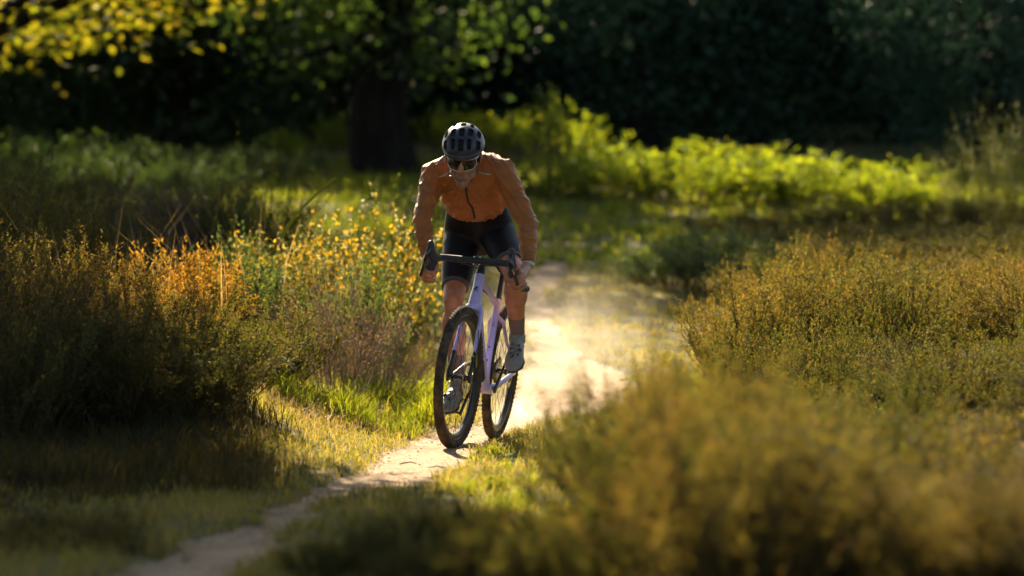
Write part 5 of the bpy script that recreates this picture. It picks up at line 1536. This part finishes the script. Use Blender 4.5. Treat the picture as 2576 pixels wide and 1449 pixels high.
# tall stalks and plumes at the back left
stk = [(r2.uniform(60, 700), r2.uniform(20.5, 26), r2.uniform(0.8, 1.25)) for k in range(26)]
grass_object('tall_stalks', [tufts(stk, 5, 0.85, 0.007, 0.10, rs, (0.1, 0.5))], M_straw, 'tall dry stalks rising above the bracken', rs)
pl = [(r2.uniform(340, 460), r2.uniform(26.5, 27.5), r2.uniform(0.8, 1.1)) for k in range(14)]
grass_object('plume_grass', [tufts(pl, 60, 0.85, 0.005, 0.10, rs, (0.1, 0.6))], M_plume, 'greyish lilac plume grass in the shade at the back left', rs)

# long green shoot of the broom, grey dead branch, twigs on the sand
def twig(name, pts, r, m, label, cat, group=None, forks=()):
    b = MB(); b.tube(catmull(pts, 4), [r * (1 - 0.6 * i / (4 * (len(pts) - 1))) for i in range(4 * (len(pts) - 1) + 1)], 6)
    for fk_ in forks: b.tube(catmull(fk_, 3), [r * 0.55 * (1 - 0.6 * i / (3 * (len(fk_) - 1))) for i in range(3 * (len(fk_) - 1) + 1)], 5)
    base = Vector(pts[0])
    o = b.build(name, m, None, offset=base); o.location = base
    return tag(o, label, cat, group)
D = 19.9
g0 = lambda px, d, up=0.0: Vector((x_at(px, d), d, gz(x_at(px, d), d) + up))
def gp_(px, py, d): return at(px, py, d)
twig('dead_branch', [gp_(672, 942, 19.75), gp_(690, 912, 19.7), gp_(715, 908, 19.65), gp_(742, 905, 19.6)], 0.007, M_twigg, 'pale grey dead branch lying at the foot of the heather', 'branch', forks=(
    [gp_(700, 909, 19.68), gp_(722, 928, 19.6), gp_(736, 912, 19.58)], [gp_(712, 908, 19.65), gp_(730, 922, 19.6), gp_(742, 932, 19.55)], [gp_(722, 907, 19.63), gp_(716, 885, 19.62), gp_(708, 872, 19.6)]))
twig('broom_shoot', [gp_(705, 600, 23.1), gp_(745, 540, 23.0), gp_(800, 485, 22.9), gp_(848, 444, 22.8)], 0.012, M_broom, 'long green broom shoot leaning up to the right above the flowers', 'branch')
def ontop(px, py):
    d = _depth_for(py); x = x_at(px, d); return Vector((x, d, gz(x, d) + 0.009))
k = 0
for (a, b_, c, l) in (((1222, 1098), (1240, 1082), (1246, 1070), 'thin dark twig on the sand just right of the rear wheel'),
                      ((1075, 1178), (1100, 1174), (1122, 1176), 'short dark twig on the path in front of the front wheel'),
                      ((1005, 1170), (1030, 1165), (1048, 1168), 'crooked twig at the grassy edge of the path'),
                      ((1150, 1195), (1165, 1188), (1185, 1190), 'small twig lying across the sandy path near the grass')):
    pa = [ontop(*a), ontop(*b_), ontop(*c)]
    twig('twig', pa, 0.004, M_twig, l, 'twig', 'twigs on the path')

# grit and pebbles on the sand
n = 900
y = np.sqrt(13.0 ** 2 + (27.0 ** 2 - 13.0 ** 2) * rs.rand(n)); xl, xr = path_edges(y); x = xl + (xr - xl) * rs.rand(n)
g_ = MB()
for i in range(n):
    r = 0.002 + 0.006 * rs.rand() ** 4
    b6 = [(r, 0, 0), (0, r * 0.8, 0), (-r, 0, 0), (0, -r * 0.9, 0), (0, 0, r * 0.7), (0, 0, -r * 0.6)]
    a = rs.rand() * 6.28; ca, sa_ = math.cos(a), math.sin(a); zz = gz(x[i], y[i]) + 0.008 + r * 0.3
    g_.add([(x[i] + p * ca - q * sa_, y[i] + p * sa_ + q * ca, zz + w_) for p, q, w_ in b6], [(0, 1, 4), (1, 2, 4), (2, 3, 4), (3, 0, 4), (1, 0, 5), (2, 1, 5), (3, 2, 5), (0, 3, 5)])
tag(g_.build('grit', mat('grit', (0.32, 0.24, 0.16), rough=0.9, color2=(0.50, 0.41, 0.30), vscale=40), None, smooth=False), 'fine grit and crumbs scattered over the sand', kind='stuff')
# ------------------------------------------------------------------ dust hanging in the sunlight over the path behind the rider
def dust_cloud(name, c, r, dens, label):
    b = MB(); b.ell((0, 0, 0), (1, 1, 1), None, 24, 14)
    o = b.build(name, None); o.location = c; o.scale = r
    m = bpy.data.materials.new('path_dust'); m.use_nodes = True
    nt = m.node_tree; N, L = nt.nodes, nt.links
    for n in list(N):
        if n.type == 'BSDF_PRINCIPLED': N.remove(n)
    out = [n for n in N if n.type == 'OUTPUT_MATERIAL'][0]
    tc = N.new('ShaderNodeTexCoord')
    ln = N.new('ShaderNodeVectorMath'); ln.operation = 'LENGTH'; L.new(tc.outputs['Object'], ln.inputs[0])
    mr = N.new('ShaderNodeMapRange'); mr.interpolation_type = 'SMOOTHSTEP'
    mr.inputs['From Min'].default_value = 1.0; mr.inputs['From Max'].default_value = 0.15
    L.new(ln.outputs['Value'], mr.inputs['Value'])
    nz = N.new('ShaderNodeTexNoise'); nz.inputs['Scale'].default_value = 2.2; nz.inputs['Detail'].default_value = 3.0
    L.new(tc.outputs['Object'], nz.inputs['Vector'])
    n2 = N.new('ShaderNodeMapRange'); n2.inputs['From Min'].default_value = 0.36; n2.inputs['From Max'].default_value = 0.66; L.new(nz.outputs['Fac'], n2.inputs['Value'])
    mm = N.new('ShaderNodeMath'); mm.operation = 'MULTIPLY'; L.new(mr.outputs[0], mm.inputs[0]); L.new(n2.outputs[0], mm.inputs[1])
    m2 = N.new('ShaderNodeMath'); m2.operation = 'MULTIPLY'; L.new(mm.outputs[0], m2.inputs[0]); m2.inputs[1].default_value = dens
    pv = N.new('ShaderNodeVolumePrincipled'); pv.inputs['Color'].default_value = (0.95, 0.86, 0.70, 1); pv.inputs['Anisotropy'].default_value = 0.55
    L.new(m2.outputs[0], pv.inputs['Density']); L.new(pv.outputs[0], out.inputs['Volume'])
    o.data.materials.append(m)
    return tag(o, label, kind='stuff')
dust_cloud('dust', (x_at(1390, 23.0), 23.2, 0.30), (0.75, 3.2, 0.60), 0.115, 'pale dust raised by the wheels over the sunlit path')
dust_cloud('dust', (x_at(1400, 27), 27.0, 0.5), (0.9, 3.0, 0.5), 0.04, 'thin dust over the far bend of the path')
dust_cloud('dust', (x_at(1290, 20.5), 20.6, 0.08), (0.24, 0.6, 0.20), 1.3, 'small puff of dust at the rear tyre')
SC.cycles.volume_step_rate = 6.0
SC.cycles.volume_bounces = 0
